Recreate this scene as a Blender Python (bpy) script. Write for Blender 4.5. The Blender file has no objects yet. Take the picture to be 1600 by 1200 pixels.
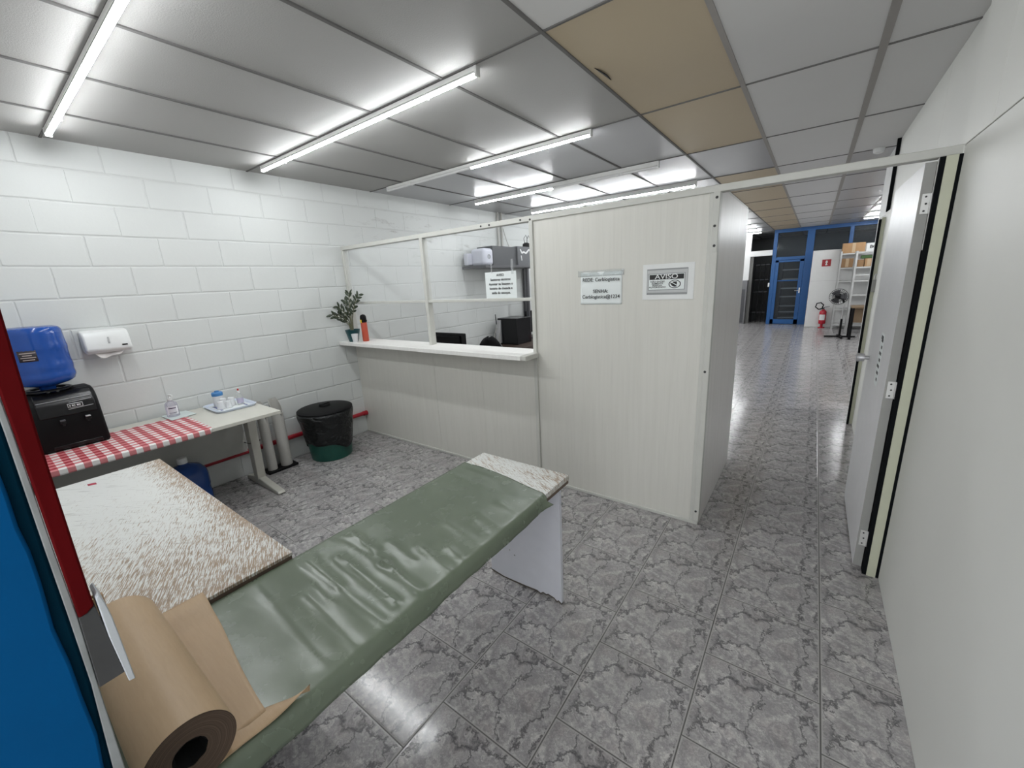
import bpy, bmesh, math, random
from mathutils import Vector, Matrix, noise as mnoise
random.seed(7)
S = bpy.context.scene
C = bpy.context.collection
PI = math.pi

# ------------------------------------------------------------------ camera
YAW, PITCH, ROLL, CAMH = -.6412, -.248, -.0526, 1.5582
_F = Vector((math.sin(YAW)*math.cos(PITCH), math.cos(YAW)*math.cos(PITCH), math.sin(PITCH)))
_R = Vector((math.cos(YAW), -math.sin(YAW), 0)); _U = _R.cross(_F)
_c, _s = math.cos(ROLL), math.sin(ROLL)
_r, _u = _c*_R + _s*_U, -_s*_R + _c*_U
cd = bpy.data.cameras.new('camera'); cam = bpy.data.objects.new('camera', cd); C.objects.link(cam)
cd.sensor_fit = 'HORIZONTAL'; cd.sensor_width = 36; cd.lens = 629.5485*36/1600; cd.clip_start = .02
cam.matrix_world = Matrix(((_r.x, _u.x, -_F.x, 0), (_r.y, _u.y, -_F.y, 0), (_r.z, _u.z, -_F.z, CAMH), (0, 0, 0, 1)))
S.camera = cam

# ------------------------------------------------------------------ world, exposure, main lamp strength
W = bpy.data.worlds.new('world'); S.world = W; W.use_nodes = True
W.node_tree.nodes['Background'].inputs[0].default_value = (.95, .97, 1.0, 1)
W.node_tree.nodes['Background'].inputs[1].default_value = 2.0
S.view_settings.view_transform = 'Standard'; S.view_settings.look = 'None'
S.view_settings.exposure = 0.80; S.view_settings.gamma = 1; S.view_settings.use_curve_mapping = False
TUBE_STRENGTH = 46.0

# ------------------------------------------------------------------ node helper
class NT:
    def __init__(s, name):
        s.m = bpy.data.materials.new(name); s.m.use_nodes = True
        s.t = s.m.node_tree; s.b = s.t.nodes['Principled BSDF']; s.out = s.t.nodes['Material Output']
    def n(s, typ, **kw):
        nd = s.t.nodes.new('ShaderNode'+typ)
        for k, v in kw.items(): setattr(nd, k, v)
        return nd
    def put(s, sock, v):
        if isinstance(v, bpy.types.NodeSocket): s.t.links.new(v, sock)
        elif v is not None:
            if sock.type == 'RGBA' and len(v) == 3: v = (*v, 1)
            sock.default_value = v
    def math(s, op, a, b=None, c=None, clamp=False):
        nd = s.n('Math', operation=op, use_clamp=clamp)
        for i, v in enumerate((a, b, c)):
            if v is not None: s.put(nd.inputs[i], v)
        return nd.outputs[0]
    def coord(s, kind='Object'): return s.n('TexCoord').outputs[kind]
    def geo(s): return s.n('NewGeometry').outputs['Position']
    def xyz(s, v):
        nd = s.n('SeparateXYZ'); s.put(nd.inputs[0], v); return nd.outputs
    def comb(s, x, y, z=0.0):
        nd = s.n('CombineXYZ')
        for i, v in enumerate((x, y, z)): s.put(nd.inputs[i], v)
        return nd.outputs[0]
    def map(s, v, loc=(0, 0, 0), rot=(0, 0, 0), sc=(1, 1, 1)):
        nd = s.n('Mapping'); s.put(nd.inputs[0], v)
        nd.inputs[1].default_value = loc; nd.inputs[2].default_value = rot; nd.inputs[3].default_value = sc
        return nd.outputs[0]
    def noise(s, v, scale=5, detail=4, rough=.5, dist=0, out=0):
        nd = s.n('TexNoise'); s.put(nd.inputs['Vector'], v)
        nd.inputs['Scale'].default_value = scale; nd.inputs['Detail'].default_value = detail
        nd.inputs['Roughness'].default_value = rough; nd.inputs['Distortion'].default_value = dist
        return nd.outputs[out]
    def ramp(s, f, stops, interp='LINEAR'):
        nd = s.n('ValToRGB'); s.put(nd.inputs[0], f); e = nd.color_ramp.elements; nd.color_ramp.interpolation = interp
        while len(e) < len(stops): e.new(.5)
        for i, (p, c) in enumerate(stops):
            e[i].position = p; e[i].color = (*((c,)*3 if not hasattr(c, '__len__') else c), 1)
        return nd.outputs[0]
    def mix(s, f, a, b, mode='MIX'):
        nd = s.n('Mix', data_type='RGBA', blend_type=mode); s.put(nd.inputs[0], f)
        s.put(nd.inputs[6], a); s.put(nd.inputs[7], b); return nd.outputs[2]
    def bump(s, h, strength=.3, dist=.01):
        nd = s.n('Bump'); s.put(nd.inputs['Height'], h); nd.inputs['Strength'].default_value = strength
        nd.inputs['Distance'].default_value = dist; s.t.links.new(nd.outputs[0], s.b.inputs['Normal'])
    def fin(s, col=None, rough=.5, metal=0, spec=.5, emit=None, estr=0):
        s.put(s.b.inputs['Base Color'], col); s.put(s.b.inputs['Roughness'], rough)
        s.put(s.b.inputs['Metallic'], metal); s.b.inputs['Specular IOR Level'].default_value = spec
        if emit: s.put(s.b.inputs['Emission Color'], emit); s.b.inputs['Emission Strength'].default_value = estr
        return s.m

def plain(name, col, rough=.45, metal=0, var=.06, scale=14, bump=0, spec=.5):
    t = NT(name); f = t.noise(t.coord(), scale, 4)
    c = t.mix(f, tuple(x*(1-var) for x in col), tuple(min(1, x*(1+var)) for x in col))
    if bump: t.bump(t.noise(t.coord(), scale*12, 3), bump, .002)
    return t.fin(c, rough, metal, spec)

def clear(name, col=(1, 1, 1), alpha=.12, rough=.03, ior=1.45, gl=.7):
    """thin clear plastic or glass: mostly see-through with a fresnel gloss"""
    t = NT(name); tr = t.n('BsdfTransparent'); tr.inputs[0].default_value = (*col, 1)
    t.fin(t.mix(t.noise(t.coord(), 9), col, tuple(c*.96 for c in col)), rough)
    fr = t.n('Fresnel'); fr.inputs[0].default_value = ior
    f = t.math('ADD', t.math('MULTIPLY', fr.outputs[0], gl), alpha, clamp=True)
    mx = t.n('MixShader'); t.put(mx.inputs[0], f); t.t.links.new(tr.outputs[0], mx.inputs[1]); t.t.links.new(t.b.outputs[0], mx.inputs[2])
    t.t.links.new(mx.outputs[0], t.out.inputs[0]); return t.m

# ------------------------------------------------------------------ mesh builder
class MB:
    def __init__(s): s.bm = bmesh.new()
    def box(s, x0, x1, y0, y1, z0, z1, mi=0):
        v = [s.bm.verts.new((x, y, z)) for z in (z0, z1) for x, y in ((x0, y0), (x1, y0), (x1, y1), (x0, y1))]
        for f in ((3, 2, 1, 0), (4, 5, 6, 7), (0, 1, 5, 4), (1, 2, 6, 5), (2, 3, 7, 6), (3, 0, 4, 7)):
            s.bm.faces.new([v[i] for i in f]).material_index = mi
        return s
    def bar(s, a, b, w, h):
        """rectangular bar from a to b"""
        a, b = Vector(a), Vector(b); d = (b-a).normalized()
        up = Vector((0, 0, 1)) if abs(d.z) < .95 else Vector((0, 1, 0))
        x = d.cross(up).normalized()*w/2; y = x.cross(d).normalized()*h/2
        v = [s.bm.verts.new(p+i*x+j*y) for p in (a, b) for i, j in ((-1, -1), (1, -1), (1, 1), (-1, 1))]
        for f in ((3, 2, 1, 0), (4, 5, 6, 7), (0, 1, 5, 4), (1, 2, 6, 5), (2, 3, 7, 6), (3, 0, 4, 7)):
            s.bm.faces.new([v[i] for i in f])
        return s
    def ring(s, c, a, b, r, n, ph=0):
        return [s.bm.verts.new(c + r*(math.cos(ph+2*PI*i/n)*a + math.sin(ph+2*PI*i/n)*b)) for i in range(n)]
    def bridge(s, p, q, mi=0):
        n = len(p)
        for i in range(n): s.bm.faces.new((p[i], p[(i+1) % n], q[(i+1) % n], q[i])).material_index = mi
    def tube(s, pts, r, n=10, caps=True):
        """round tube along points; r is a number or a list"""
        pts = [Vector(p) for p in pts]; rs = r if hasattr(r, '__len__') else [r]*len(pts)
        rings = []; a = None
        for i, p in enumerate(pts):
            d = (pts[min(i+1, len(pts)-1)] - pts[max(i-1, 0)]).normalized()
            if a is None: a = d.orthogonal().normalized()
            a = (a - d*a.dot(d)).normalized(); b = d.cross(a)
            rings.append(s.ring(p, a, b, rs[i], n))
        for p, q in zip(rings, rings[1:]): s.bridge(p, q)
        if caps: s.bm.faces.new(rings[0][::-1]); s.bm.faces.new(rings[-1])
        return s
    def lathe(s, prof, c=(0, 0, 0), n=32, axis='z', caps=True, mis=None):
        c = Vector(c); A, B, D = {'z': ((1, 0, 0), (0, 1, 0), (0, 0, 1)), 'x': ((0, 1, 0), (0, 0, 1), (1, 0, 0)), 'y': ((0, 0, 1), (1, 0, 0), (0, 1, 0))}[axis]
        A, B, D = Vector(A), Vector(B), Vector(D); rings = []
        for r, z in prof: rings.append(s.ring(c+D*z, A, B, max(r, 1e-4), n))
        for i, (p, q) in enumerate(zip(rings, rings[1:])): s.bridge(p, q, mis[i] if mis else 0)
        if caps: s.bm.faces.new(rings[0][::-1]); s.bm.faces.new(rings[-1])
        return s
    def prism(s, poly, axis, lo, hi):
        """poly of 2D points extruded along axis: x -> (y,z), y -> (x,z), z -> (x,y)"""
        def P(p, h): return {'x': (h, p[0], p[1]), 'y': (p[0], h, p[1]), 'z': (p[0], p[1], h)}[axis]
        a = [s.bm.verts.new(P(p, lo)) for p in poly]; b = [s.bm.verts.new(P(p, hi)) for p in poly]
        s.bridge(a, b); s.bm.faces.new(a[::-1]); s.bm.faces.new(b); return s
    def ball(s, c, r, sx=1, sy=1, sz=1, n=12):
        m = Matrix.Translation(c) @ Matrix.Diagonal((sx, sy, sz, 1))
        bmesh.ops.create_uvsphere(s.bm, u_segments=n*2, v_segments=n, radius=r, matrix=m); return s
    def grid(s, f, nu, nv):
        V = [[s.bm.verts.new(f(i/nu, j/nv)) for j in range(nv+1)] for i in range(nu+1)]
        for i in range(nu):
            for j in range(nv): s.bm.faces.new((V[i][j], V[i+1][j], V[i+1][j+1], V[i][j+1]))
        return s
    def build(s, name, mat, parent=None, bevel=0, smooth=.6, seg=2, solid=0, origin=None):
        bmesh.ops.recalc_face_normals(s.bm, faces=s.bm.faces)
        vs = [v.co for v in s.bm.verts]
        if parent: o0 = wpos(parent); loc = Vector((0, 0, 0))
        else:
            if origin is None:
                mn = [min(v[i] for v in vs) for i in range(3)]; mx = [max(v[i] for v in vs) for i in range(3)]
                origin = ((mn[0]+mx[0])/2, (mn[1]+mx[1])/2, mn[2])
            o0 = Vector(origin); loc = o0
        for v in s.bm.verts: v.co -= o0
        me = bpy.data.meshes.new(name); s.bm.to_mesh(me); s.bm.free()
        for m in (mat if isinstance(mat, (list, tuple)) else [mat]): me.materials.append(m)
        if smooth:
            me.polygons.foreach_set('use_smooth', [True]*len(me.polygons)); me.set_sharp_from_angle(angle=smooth)
        o = bpy.data.objects.new(name, me); C.objects.link(o); o.location = loc
        if parent: o.parent = parent
        if solid: md = o.modifiers.new('t', 'SOLIDIFY'); md.thickness = solid; md.offset = 0
        if bevel:
            md = o.modifiers.new('b', 'BEVEL'); md.width = bevel; md.segments = seg; md.limit_method = 'ANGLE'; md.angle_limit = .7
        return o
def each(mb, name, mat, parent=None, **kw):
    """every loose piece of the builder becomes an object of its own"""
    bm = mb.bm; bm.verts.index_update(); seen = set(); out = []
    for v in bm.verts:
        if v in seen: continue
        isl = {v}; st = [v]
        while st:
            w = st.pop()
            for e in w.link_edges:
                q = e.other_vert(w)
                if q not in isl: isl.add(q); st.append(q)
        seen |= isl; n = MB(); mp = {}
        for w in bm.verts:
            if w in isl: mp[w] = n.bm.verts.new(w.co)
        for f in bm.faces:
            if f.verts[0] in isl: n.bm.faces.new([mp[w] for w in f.verts]).material_index = f.material_index
        out.append(n.build(name, mat, parent, **kw))
    bm.free(); return out
def hang(o, par):
    o.parent = par; o.location = Vector(o.location)-wpos(par); return o
def wpos(o):
    p = Vector((0, 0, 0))
    while o: p += o.location; o = o.parent
    return p
def B(*a): return MB().box(*a)
def tag(o, label, cat, group=None):
    o['label'] = label; o['category'] = cat
    if group: o['group'] = group
    return o
def thing(name, label, cat, loc, group=None):
    o = bpy.data.objects.new(name, None); C.objects.link(o); o.location = loc; o.empty_display_size = .05
    return tag(o, label, cat, group)
def struct(o): o['kind'] = 'structure'; return o
def sempty(name, loc):
    o = bpy.data.objects.new(name, None); C.objects.link(o); o.location = loc; o.empty_display_size = .05
    return struct(o)
def dup(root, delta, label=None, group=None):
    def cp(o, par):
        c = o.copy(); C.objects.link(c)
        if par: c.parent = par
        for ch in list(o.children): cp(ch, c)
        return c
    r = cp(root, None); r.location = root.location + Vector(delta)
    if label: r['label'] = label
    if group: r['group'] = group
    return r
def text(body, size, loc, mat, parent, name='lettering', align='CENTER', bold=0, sx=1, rotz=0, space=1.0):
    cu = bpy.data.curves.new(name, 'FONT'); cu.body = body; cu.size = size; cu.align_x = align; cu.align_y = 'CENTER'
    cu.offset = bold; cu.extrude = .0003; cu.space_line = space; cu.materials.append(mat)
    f = bpy.data.objects.new('t', cu); C.objects.link(f); bpy.context.view_layer.update()
    me = bpy.data.meshes.new_from_object(f.evaluated_get(bpy.context.evaluated_depsgraph_get())); bpy.data.objects.remove(f); me.name = name
    me.transform(Matrix.Rotation(rotz, 4, 'Z') @ Matrix.Rotation(PI/2, 4, 'X') @ Matrix.Diagonal((sx, 1, 1, 1)))
    o = bpy.data.objects.new(name, me); C.objects.link(o)
    o.location = Vector(loc) - wpos(parent); o.parent = parent
    return o

# ------------------------------------------------------------------ materials
def mat_floor():
    t = NT('marbled_floor_tile'); p = t.xyz(t.geo())
    A, Bl, X0, O0 = .39, .385, .1795, 1.7369
    u = t.math('DIVIDE', t.math('SUBTRACT', p[0], X0), A); cu = t.math('FLOOR', u)
    v = t.math('ADD', t.math('DIVIDE', t.math('SUBTRACT', p[1], O0), Bl), t.math('MULTIPLY', cu, -.5))
    cv = t.math('FLOOR', v)
    fu, fv = t.math('FRACT', u), t.math('FRACT', v)
    eu = t.math('MULTIPLY', t.math('MINIMUM', fu, t.math('SUBTRACT', 1.0, fu)), A)
    ev = t.math('MULTIPLY', t.math('MINIMUM', fv, t.math('SUBTRACT', 1.0, fv)), Bl)
    e = t.math('MINIMUM', eu, ev)
    # the same print on every tile
    loc = t.comb(fu, fv, 0.0)
    warp = t.noise(loc, 3.4, 8, .66, 0, 1)
    wv = t.n('VectorMath', operation='MULTIPLY_ADD'); t.put(wv.inputs[0], warp); wv.inputs[1].default_value = (.60, .60, 0); t.put(wv.inputs[2], loc)
    def veins(scale, lo, hi, off):
        vo = t.n('TexVoronoi', feature='DISTANCE_TO_EDGE'); t.put(vo.inputs['Vector'], t.map(wv.outputs[0], off, (0, 0, .5), (1.25, .8, 1)))
        vo.inputs['Scale'].default_value = scale
        return t.ramp(vo.outputs['Distance'], [(lo, 1.0), (hi, 0.0)])
    v1, v2 = veins(1.9, .0, .034, (.33, .1, 0)), veins(4.2, .0, .05, (.71, .3, 0))
    cloud = t.noise(t.map(wv.outputs[0], (3, 1, 0)), 7.5, 10, .76)
    fine = t.noise(loc, 22, 5, .7, 1.2)
    base = t.ramp(cloud, [(.30, (.145, .138, .142)), (.43, (.30, .288, .286)), (.55, (.46, .442, .432)), (.68, (.68, .66, .64))])
    pink = t.noise(loc, 3.1, 2)
    base = t.mix(t.math('MULTIPLY', t.ramp(pink, [(.5, 0.0), (.7, 1.0)]), .25), base, (.46, .385, .365))
    base = t.mix(t.math('MULTIPLY', t.ramp(fine, [(.42, 1.0), (.56, 0.0)]), .42), base, (.19, .185, .195))
    base = t.mix(t.math('MULTIPLY', v1, t.math('MULTIPLY_ADD', cloud, .8, .45)), base, (.062, .06, .066))
    base = t.mix(t.math('MULTIPLY', v2, t.math('MULTIPLY', t.ramp(fine, [(.35, 0.0), (.6, 1.0)]), .6)), base, (.14, .137, .15))
    rnd = t.n('TexWhiteNoise', noise_dimensions='2D'); t.put(rnd.inputs['Vector'], t.comb(cu, cv))
    hs = t.n('HueSaturation'); t.put(hs.inputs['Value'], t.math('MULTIPLY_ADD', rnd.outputs[0], .10, 1.0)); t.put(hs.inputs['Color'], base)
    col = t.mix(t.ramp(e, [(.0056, 1.0), (.0072, 0.0)]), hs.outputs[0], (.47, .455, .44))  # pale rim paints in the light that the tile bevels reflect
    col = t.mix(t.ramp(e, [(.0032, 1.0), (.0040, 0.0)]), col, (.022, .02, .02))
    scuff = t.noise(t.geo(), 26, 6, .65)
    r = t.math('MULTIPLY_ADD', scuff, .15, .07)
    r = t.math('MAXIMUM', r, t.ramp(e, [(.002, .7), (.004, 0.0)]))
    h = t.math('ADD', t.ramp(e, [(.002, 0.0), (.008, 1.0)]), t.math('MULTIPLY', t.noise(t.geo(), 5, 2), .6))
    t.bump(h, .22, .0025)
    return t.fin(col, r, 0, .55)
def mat_block():
    t = NT('painted_block_wall'); p = t.xyz(t.geo())
    wob = t.noise(t.geo(), 2.3, 4); wob2 = t.noise(t.map(t.geo(), (7, 3, 1)), 21, 3)
    zz = t.math('ADD', p[2], t.math('MULTIPLY_ADD', wob, .010, t.math('MULTIPLY_ADD', wob2, .006, -.008)))
    v = t.math('DIVIDE', zz, .2); row = t.math('FLOOR', v)
    odd = t.math('MODULO', row, 2.0)
    yy = t.math('ADD', p[1], t.math('MULTIPLY_ADD', wob2, .008, -.004))
    u = t.math('ADD', t.math('DIVIDE', t.math('SUBTRACT', yy, .432), .3865), t.math('MULTIPLY', odd, .5))
    fu, fv = t.math('FRACT', u), t.math('FRACT', v)
    eu = t.math('MULTIPLY', t.math('MINIMUM', fu, t.math('SUBTRACT', 1.0, fu)), .3865)
    ev = t.math('MULTIPLY', t.math('MINIMUM', fv, t.math('SUBTRACT', 1.0, fv)), .2)
    # vertical joints are filled unevenly: some nearly vanish
    rnd = t.n('TexWhiteNoise', noise_dimensions='2D'); t.put(rnd.inputs['Vector'], t.comb(t.math('FLOOR', t.math('ADD', u, .5)), row))
    eu = t.math('ADD', eu, t.math('MULTIPLY', t.math('POWER', rnd.outputs[0], 2.0), .006))
    e = t.math('MINIMUM', eu, ev)
    joint = t.ramp(e, [(.0022, 0.0), (.0085, 1.0)], 'EASE')
    blk = t.n('TexWhiteNoise', noise_dimensions='2D'); t.put(blk.inputs['Vector'], t.comb(t.math('FLOOR', u), row))
    h = t.math('ADD', t.math('MULTIPLY', joint, 1.0), t.math('ADD', t.math('MULTIPLY', t.noise(t.geo(), 60, 5, .6), .10), t.math('MULTIPLY', blk.outputs[0], .25)))
    t.bump(h, .65, .005)
    c = t.mix(t.noise(t.geo(), 1.5, 4), (.625, .645, .632), (.675, .69, .675))
    c = t.mix(t.math('MULTIPLY', t.math('SUBTRACT', 1.0, joint), .16), c, (.44, .45, .44))
    # grey scuffs and patched cracks higher up behind the counter
    reg = t.math('MULTIPLY', t.ramp(p[1], [(.0, 0.0), (1.0, 1.0)]), 1.0)
    def win(a, lo, hi, s): return t.math('MULTIPLY', t.math('SMOOTH_MIN', 1.0, t.math('MAXIMUM', t.math('DIVIDE', t.math('SUBTRACT', a, lo), s), 0.0), .3),
                                         t.math('SMOOTH_MIN', 1.0, t.math('MAXIMUM', t.math('DIVIDE', t.math('SUBTRACT', hi, a), s), 0.0), .3))
    zone = t.math('MULTIPLY', win(p[1], 2.6, 5.2, .5), win(p[2], 1.7, 2.5, .25))
    st = t.ramp(t.noise(t.map(t.geo(), (0, 0, 0), (0, 0, 0), (1, 1.2, 4.5)), 3.0, 7, .72), [(.56, 0.0), (.70, 1.0)])
    c = t.mix(t.math('MULTIPLY', t.math('MULTIPLY', st, zone), .85, clamp=True), c, (.33, .32, .30))
    return t.fin(c, .5, 0, .35)
def mat_ceil(name, col, rough, stipple, spec=.15):
    t = NT(name); g = t.geo()
    t.bump(t.noise(g, 150, 3, .6), stipple, .004)
    c = t.mix(t.noise(g, 2.2, 4), tuple(x*.95 for x in col), col)
    return t.fin(c, t.math('MULTIPLY_ADD', t.noise(g, 2.5, 2), .015, rough-.0075), 0, spec)
def mat_wood_panel(name, lo, hi, rough=.42, vert=True):
    t = NT(name); g = t.geo()
    q = t.map(g, (0, 0, 0), (0, 0, 0), (22, 22, .9) if vert else (1, 1, 1))
    f = t.noise(q, 1.5, 6, .65, .4); f2 = t.noise(t.map(g, (4, 2, 0), (0, 0, 0), (90, 90, 2.2)), 1.2, 3)
    c = t.mix(t.ramp(f, [(.3, 0.0), (.7, 1.0)]), lo, hi)
    c = t.mix(t.math('MULTIPLY', t.ramp(f2, [(.55, 0.0), (.75, 1.0)]), .10), c, tuple(x*.6 for x in lo))
    t.bump(f2, .04, .002)
    return t.fin(c, rough, 0, .5)
def mat_worn(name, x1, y1, amount, reach=.80):
    """white laminate worn through to brown board, heaviest towards the x1 and y1 edges"""
    t = NT(name); p = t.xyz(t.geo())
    dx = t.math('SUBTRACT', x1, p[0]); dy = t.math('SUBTRACT', y1, p[1])
    near = t.math('MAXIMUM', t.math('SUBTRACT', 1.0, t.math('DIVIDE', dx, reach)), t.math('SUBTRACT', 1.0, t.math('DIVIDE', dy, .16)))
    near = t.math('ADD', t.math('MAXIMUM', near, 0.0), t.math('MULTIPLY_ADD', t.noise(t.geo(), 3.5, 5, .6), .9, -.45))
    def streak(ang, sc, stretch, off):
        return t.noise(t.map(t.map(t.geo(), off, (0, 0, math.radians(ang))), (0, 0, 0), (0, 0, 0), (1, stretch, 1)), sc, 5, .58, .1)
    st = streak(25, 22, 13, (0, 0, 0)); st3 = streak(33, 52, 7, (3, 1, 0)); st2 = streak(-38, 9, 16, (2, 1, 0))
    m = t.math('MULTIPLY', t.math('SUBTRACT', t.math('MULTIPLY_ADD', near, .185, t.math('MULTIPLY_ADD', st3, .35, t.math('MULTIPLY', st, .65))), .615-amount), 15.0, clamp=True)
    patch = t.math('MULTIPLY', t.math('SUBTRACT', t.math('MULTIPLY', near, t.noise(t.map(t.geo(), (5.2, .2, 0)), 4.5, 4, .6)), .62), 9.0, clamp=True)
    fine = t.math('MULTIPLY', t.math('SUBTRACT', st2, .605), 14.0, clamp=True)
    brown = t.mix(t.noise(t.geo(), 34, 4), (.20, .135, .09), (.40, .285, .185))
    white = t.mix(t.noise(t.geo(), 2, 3), (.62, .63, .60), (.70, .705, .685))
    c = t.mix(t.math('MULTIPLY', fine, .5), white, (.17, .155, .135))
    c = t.mix(t.math('MULTIPLY', m, .92), c, brown)
    c = t.mix(patch, c, (.37, .26, .165))
    t.bump(m, .15, -.001)
    return t.fin(c, t.math('MULTIPLY_ADD', m, .25, .38), 0, .4)
def mat_mat():
    t = NT('olive_green_vinyl'); g = t.geo()
    c = t.mix(t.noise(g, 4, 5), (.105, .132, .092), (.148, .176, .128))
    dirt = t.ramp(t.noise(t.map(g, (0, 0, 0), (0, 0, .4), (1, 2.4, 1)), 9, 6, .7), [(.66, 0.0), (.76, 1.0)])
    c = t.mix(t.math('MULTIPLY', dirt, .35), c, (.035, .04, .03))
    t.bump(t.noise(g, 9, 4), .10, .012)
    return t.fin(c, t.math('MULTIPLY_ADD', t.noise(g, 18, 5), .14, .19), 0, .5)
def mat_gingham():
    t = NT('red_and_white_gingham'); p = t.xyz(t.geo()); P = .0635
    a = t.math('LESS_THAN', t.math('FRACT', t.math('DIVIDE', t.math('ADD', p[1], .012), P)), .5)
    b = t.math('LESS_THAN', t.math('FRACT', t.math('DIVIDE', p[0], P)), .5)
    s = t.math('MULTIPLY', t.math('ADD', a, b), .5)
    c = t.ramp(s, [(0.0, (.76, .74, .72)), (.5, (.60, .20, .21)), (1.0, (.36, .025, .04))])
    t.bump(t.noise(t.geo(), 7, 3), .2, .01)
    return t.fin(c, .5)
def mat_kraft():
    t = NT('brown_kraft_paper'); g = t.geo()
    f = t.noise(t.map(g, (0, 0, 0), (0, 0, 0), (2, 20, 20)), 10, 5, .6)
    c = t.mix(f, (.375, .258, .150), (.45, .32, .195))
    t.bump(t.noise(t.map(g, (0, 0, 0), (0, 0, .3), (1, 1.6, 1.6)), 5.5, 3, .45), .22, .02)
    return t.fin(c, .47, 0, .4)
def mat_layers():
    t = NT('paper_roll_end_layers'); p = t.xyz(t.geo())
    d = t.math('SQRT', t.math('ADD', t.math('POWER', t.math('SUBTRACT', p[1], .071), 2.0), t.math('POWER', t.math('SUBTRACT', p[2], .775), 2.0)))
    f = t.ramp(t.noise(t.comb(t.math('MULTIPLY', d, 420.0), 0.0, 0.0), 1, 4), [(.35, 0.0), (.65, 1.0)])
    return t.fin(t.mix(f, (.055, .034, .022), (.125, .082, .055)), .8)

FLOOR, BLOCK = mat_floor(), mat_block()
CEIL_W = mat_ceil('stippled_ceiling_tile', (.42, .415, .40), .55, .30)
CEIL_G = mat_ceil('smooth_pvc_ceiling_tile', (.44, .44, .45), .28, .04, .32)
CEIL_P = mat_ceil('plain_ceiling_tile', (.72, .715, .705), .5, .05)
CEIL_B = mat_ceil('yellowed_ceiling_tile', (.55, .46, .325), .5, .04)
TBAR = plain('grey_ceiling_bar', (.36, .34, .32), .6, spec=.2); TBARD = plain('dark_ceiling_bar', (.17, .165, .16), .7, spec=.1)
PANEL = mat_wood_panel('pale_wood_grain_panel', (.615, .605, .555), (.655, .645, .595))
PANEL_S = mat_wood_panel('pale_wood_grain_side_panel', (.66, .64, .61), (.74, .72, .69), .34)
LEDGE = mat_wood_panel('white_wood_grain_ledge', (.76, .75, .72), (.82, .81, .78))
RAIL = plain('cream_painted_rail', (.55, .55, .51), .38)
WALLP = plain('off_white_wall_panel', (.74, .74, .70), .5, var=.03, scale=3)
WHITE = plain('white_wall_paint', (.72, .72, .71), .5, var=.03)
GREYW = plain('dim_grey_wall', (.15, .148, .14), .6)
DGREY = plain('dark_grey_metal', (.06, .06, .066), .5)
BLACKR = plain('black_door_trim', (.005, .006, .007), .7, spec=.08)
CREAM = plain('cream_door_jamb', (.56, .57, .44), .45)
DOORG = plain('light_grey_door', (.66, .66, .665), .36)
DOORE = plain('grey_door_edge', (.33, .33, .31), .5)
CHROME = plain('brushed_steel', (.62, .62, .62), .28, 1, bump=.05)
HINGE = plain('zinc_hinge', (.66, .66, .64), .35, .3)
SCREW = plain('dark_screw', (.02, .02, .02), .5)
WORN = mat_worn('worn_white_laminate', -1.315, .485, .010, 1.0)
WORN2 = mat_worn('scratched_white_laminate', -.2, 2.2, .095)
EDGE = plain('raw_board_edge', (.13, .095, .07), .7, var=.3)
LAM = plain('white_laminate', (.63, .64, .69), .35)
BOARDE = plain('chipped_board_edge', (.10, .085, .07), .8, var=.4)
MATG = mat_mat(); KRAFT = mat_kraft(); KRAFTE = mat_layers()
CARD = plain('cardboard', (.33, .215, .12), .75, var=.12); DARKIN = plain('dark_core', (.010, .009, .009), .9)
DESK = plain('beige_desk_laminate', (.60, .59, .53), .4, var=.03)
DESKM = plain('beige_desk_metal', (.50, .49, .44), .4)
GING = mat_gingham()
BLK = plain('glossy_black_plastic', (.005, .005, .006), .25, spec=.35)
BLKM = plain('matt_black_plastic', (.005, .005, .0055), .5, spec=.15)
SILV = plain('silver_plastic', (.55, .55, .56), .3, .4)
def mat_jug(name, c1, c2, a):
    t = NT(name); t.fin(t.mix(t.noise(t.coord(), 6), c1, c2), .16)
    tr = t.n('BsdfTransparent'); tr.inputs[0].default_value = (.12, .28, .9, 1)
    mx = t.n('MixShader'); mx.inputs[0].default_value = a
    t.t.links.new(tr.outputs[0], mx.inputs[1]); t.t.links.new(t.b.outputs[0], mx.inputs[2]); t.t.links.new(mx.outputs[0], t.out.inputs[0]); return t.m
JUG = mat_jug('blue_jug_plastic', (.010, .062, .29), (.016, .085, .38), .93)
JUG2 = mat_jug('dark_blue_jug_plastic', (.012, .05, .20), (.016, .065, .26), .95)
LABELK = plain('dark_sticker', (.03, .025, .03), .5); WPRINT = plain('white_print', (.7, .7, .7), .5)
WPLAST = plain('white_plastic', (.74, .75, .74), .3); PAPER = plain('white_paper', (.76, .80, .79), .6, var=.02)
TOWEL = plain('white_towel_paper', (.74, .70, .68), .8)
CLEARP = clear('clear_plastic', (.96, .97, .97), .10, .12)
GLASS = clear('thin_clear_glass', (.985, .99, .99), .0, .01, gl=.22)
GLASSD = clear('dim_door_glass', (.72, .76, .80), .02, .02, gl=.4)
TRAY = plain('pale_blue_tray', (.60, .66, .76), .28)
BLUEL = plain('blue_lid_plastic', (.06, .22, .50), .35); REDC = plain('red_cap', (.5, .03, .03), .35)
FROST = clear('translucent_white_plastic', (.96, .97, .98), .62, .25)
LILAC = plain('lilac_label', (.50, .47, .60), .5)
PVC = plain('grey_pvc', (.50, .49, .46), .4); PIPER = plain('red_painted_pipe', (.36, .012, .025), .35)
GREENB = plain('dark_green_bucket', (.006, .075, .055), .38)
BAGM = NT('black_bin_bag'); BAGM.bump(BAGM.noise(BAGM.map(BAGM.coord(), (0, 0, 0), (0, 0, .0), (1, 1, 1.9)), 6.5, 3, .5, 1.0), .9, .05)
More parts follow.
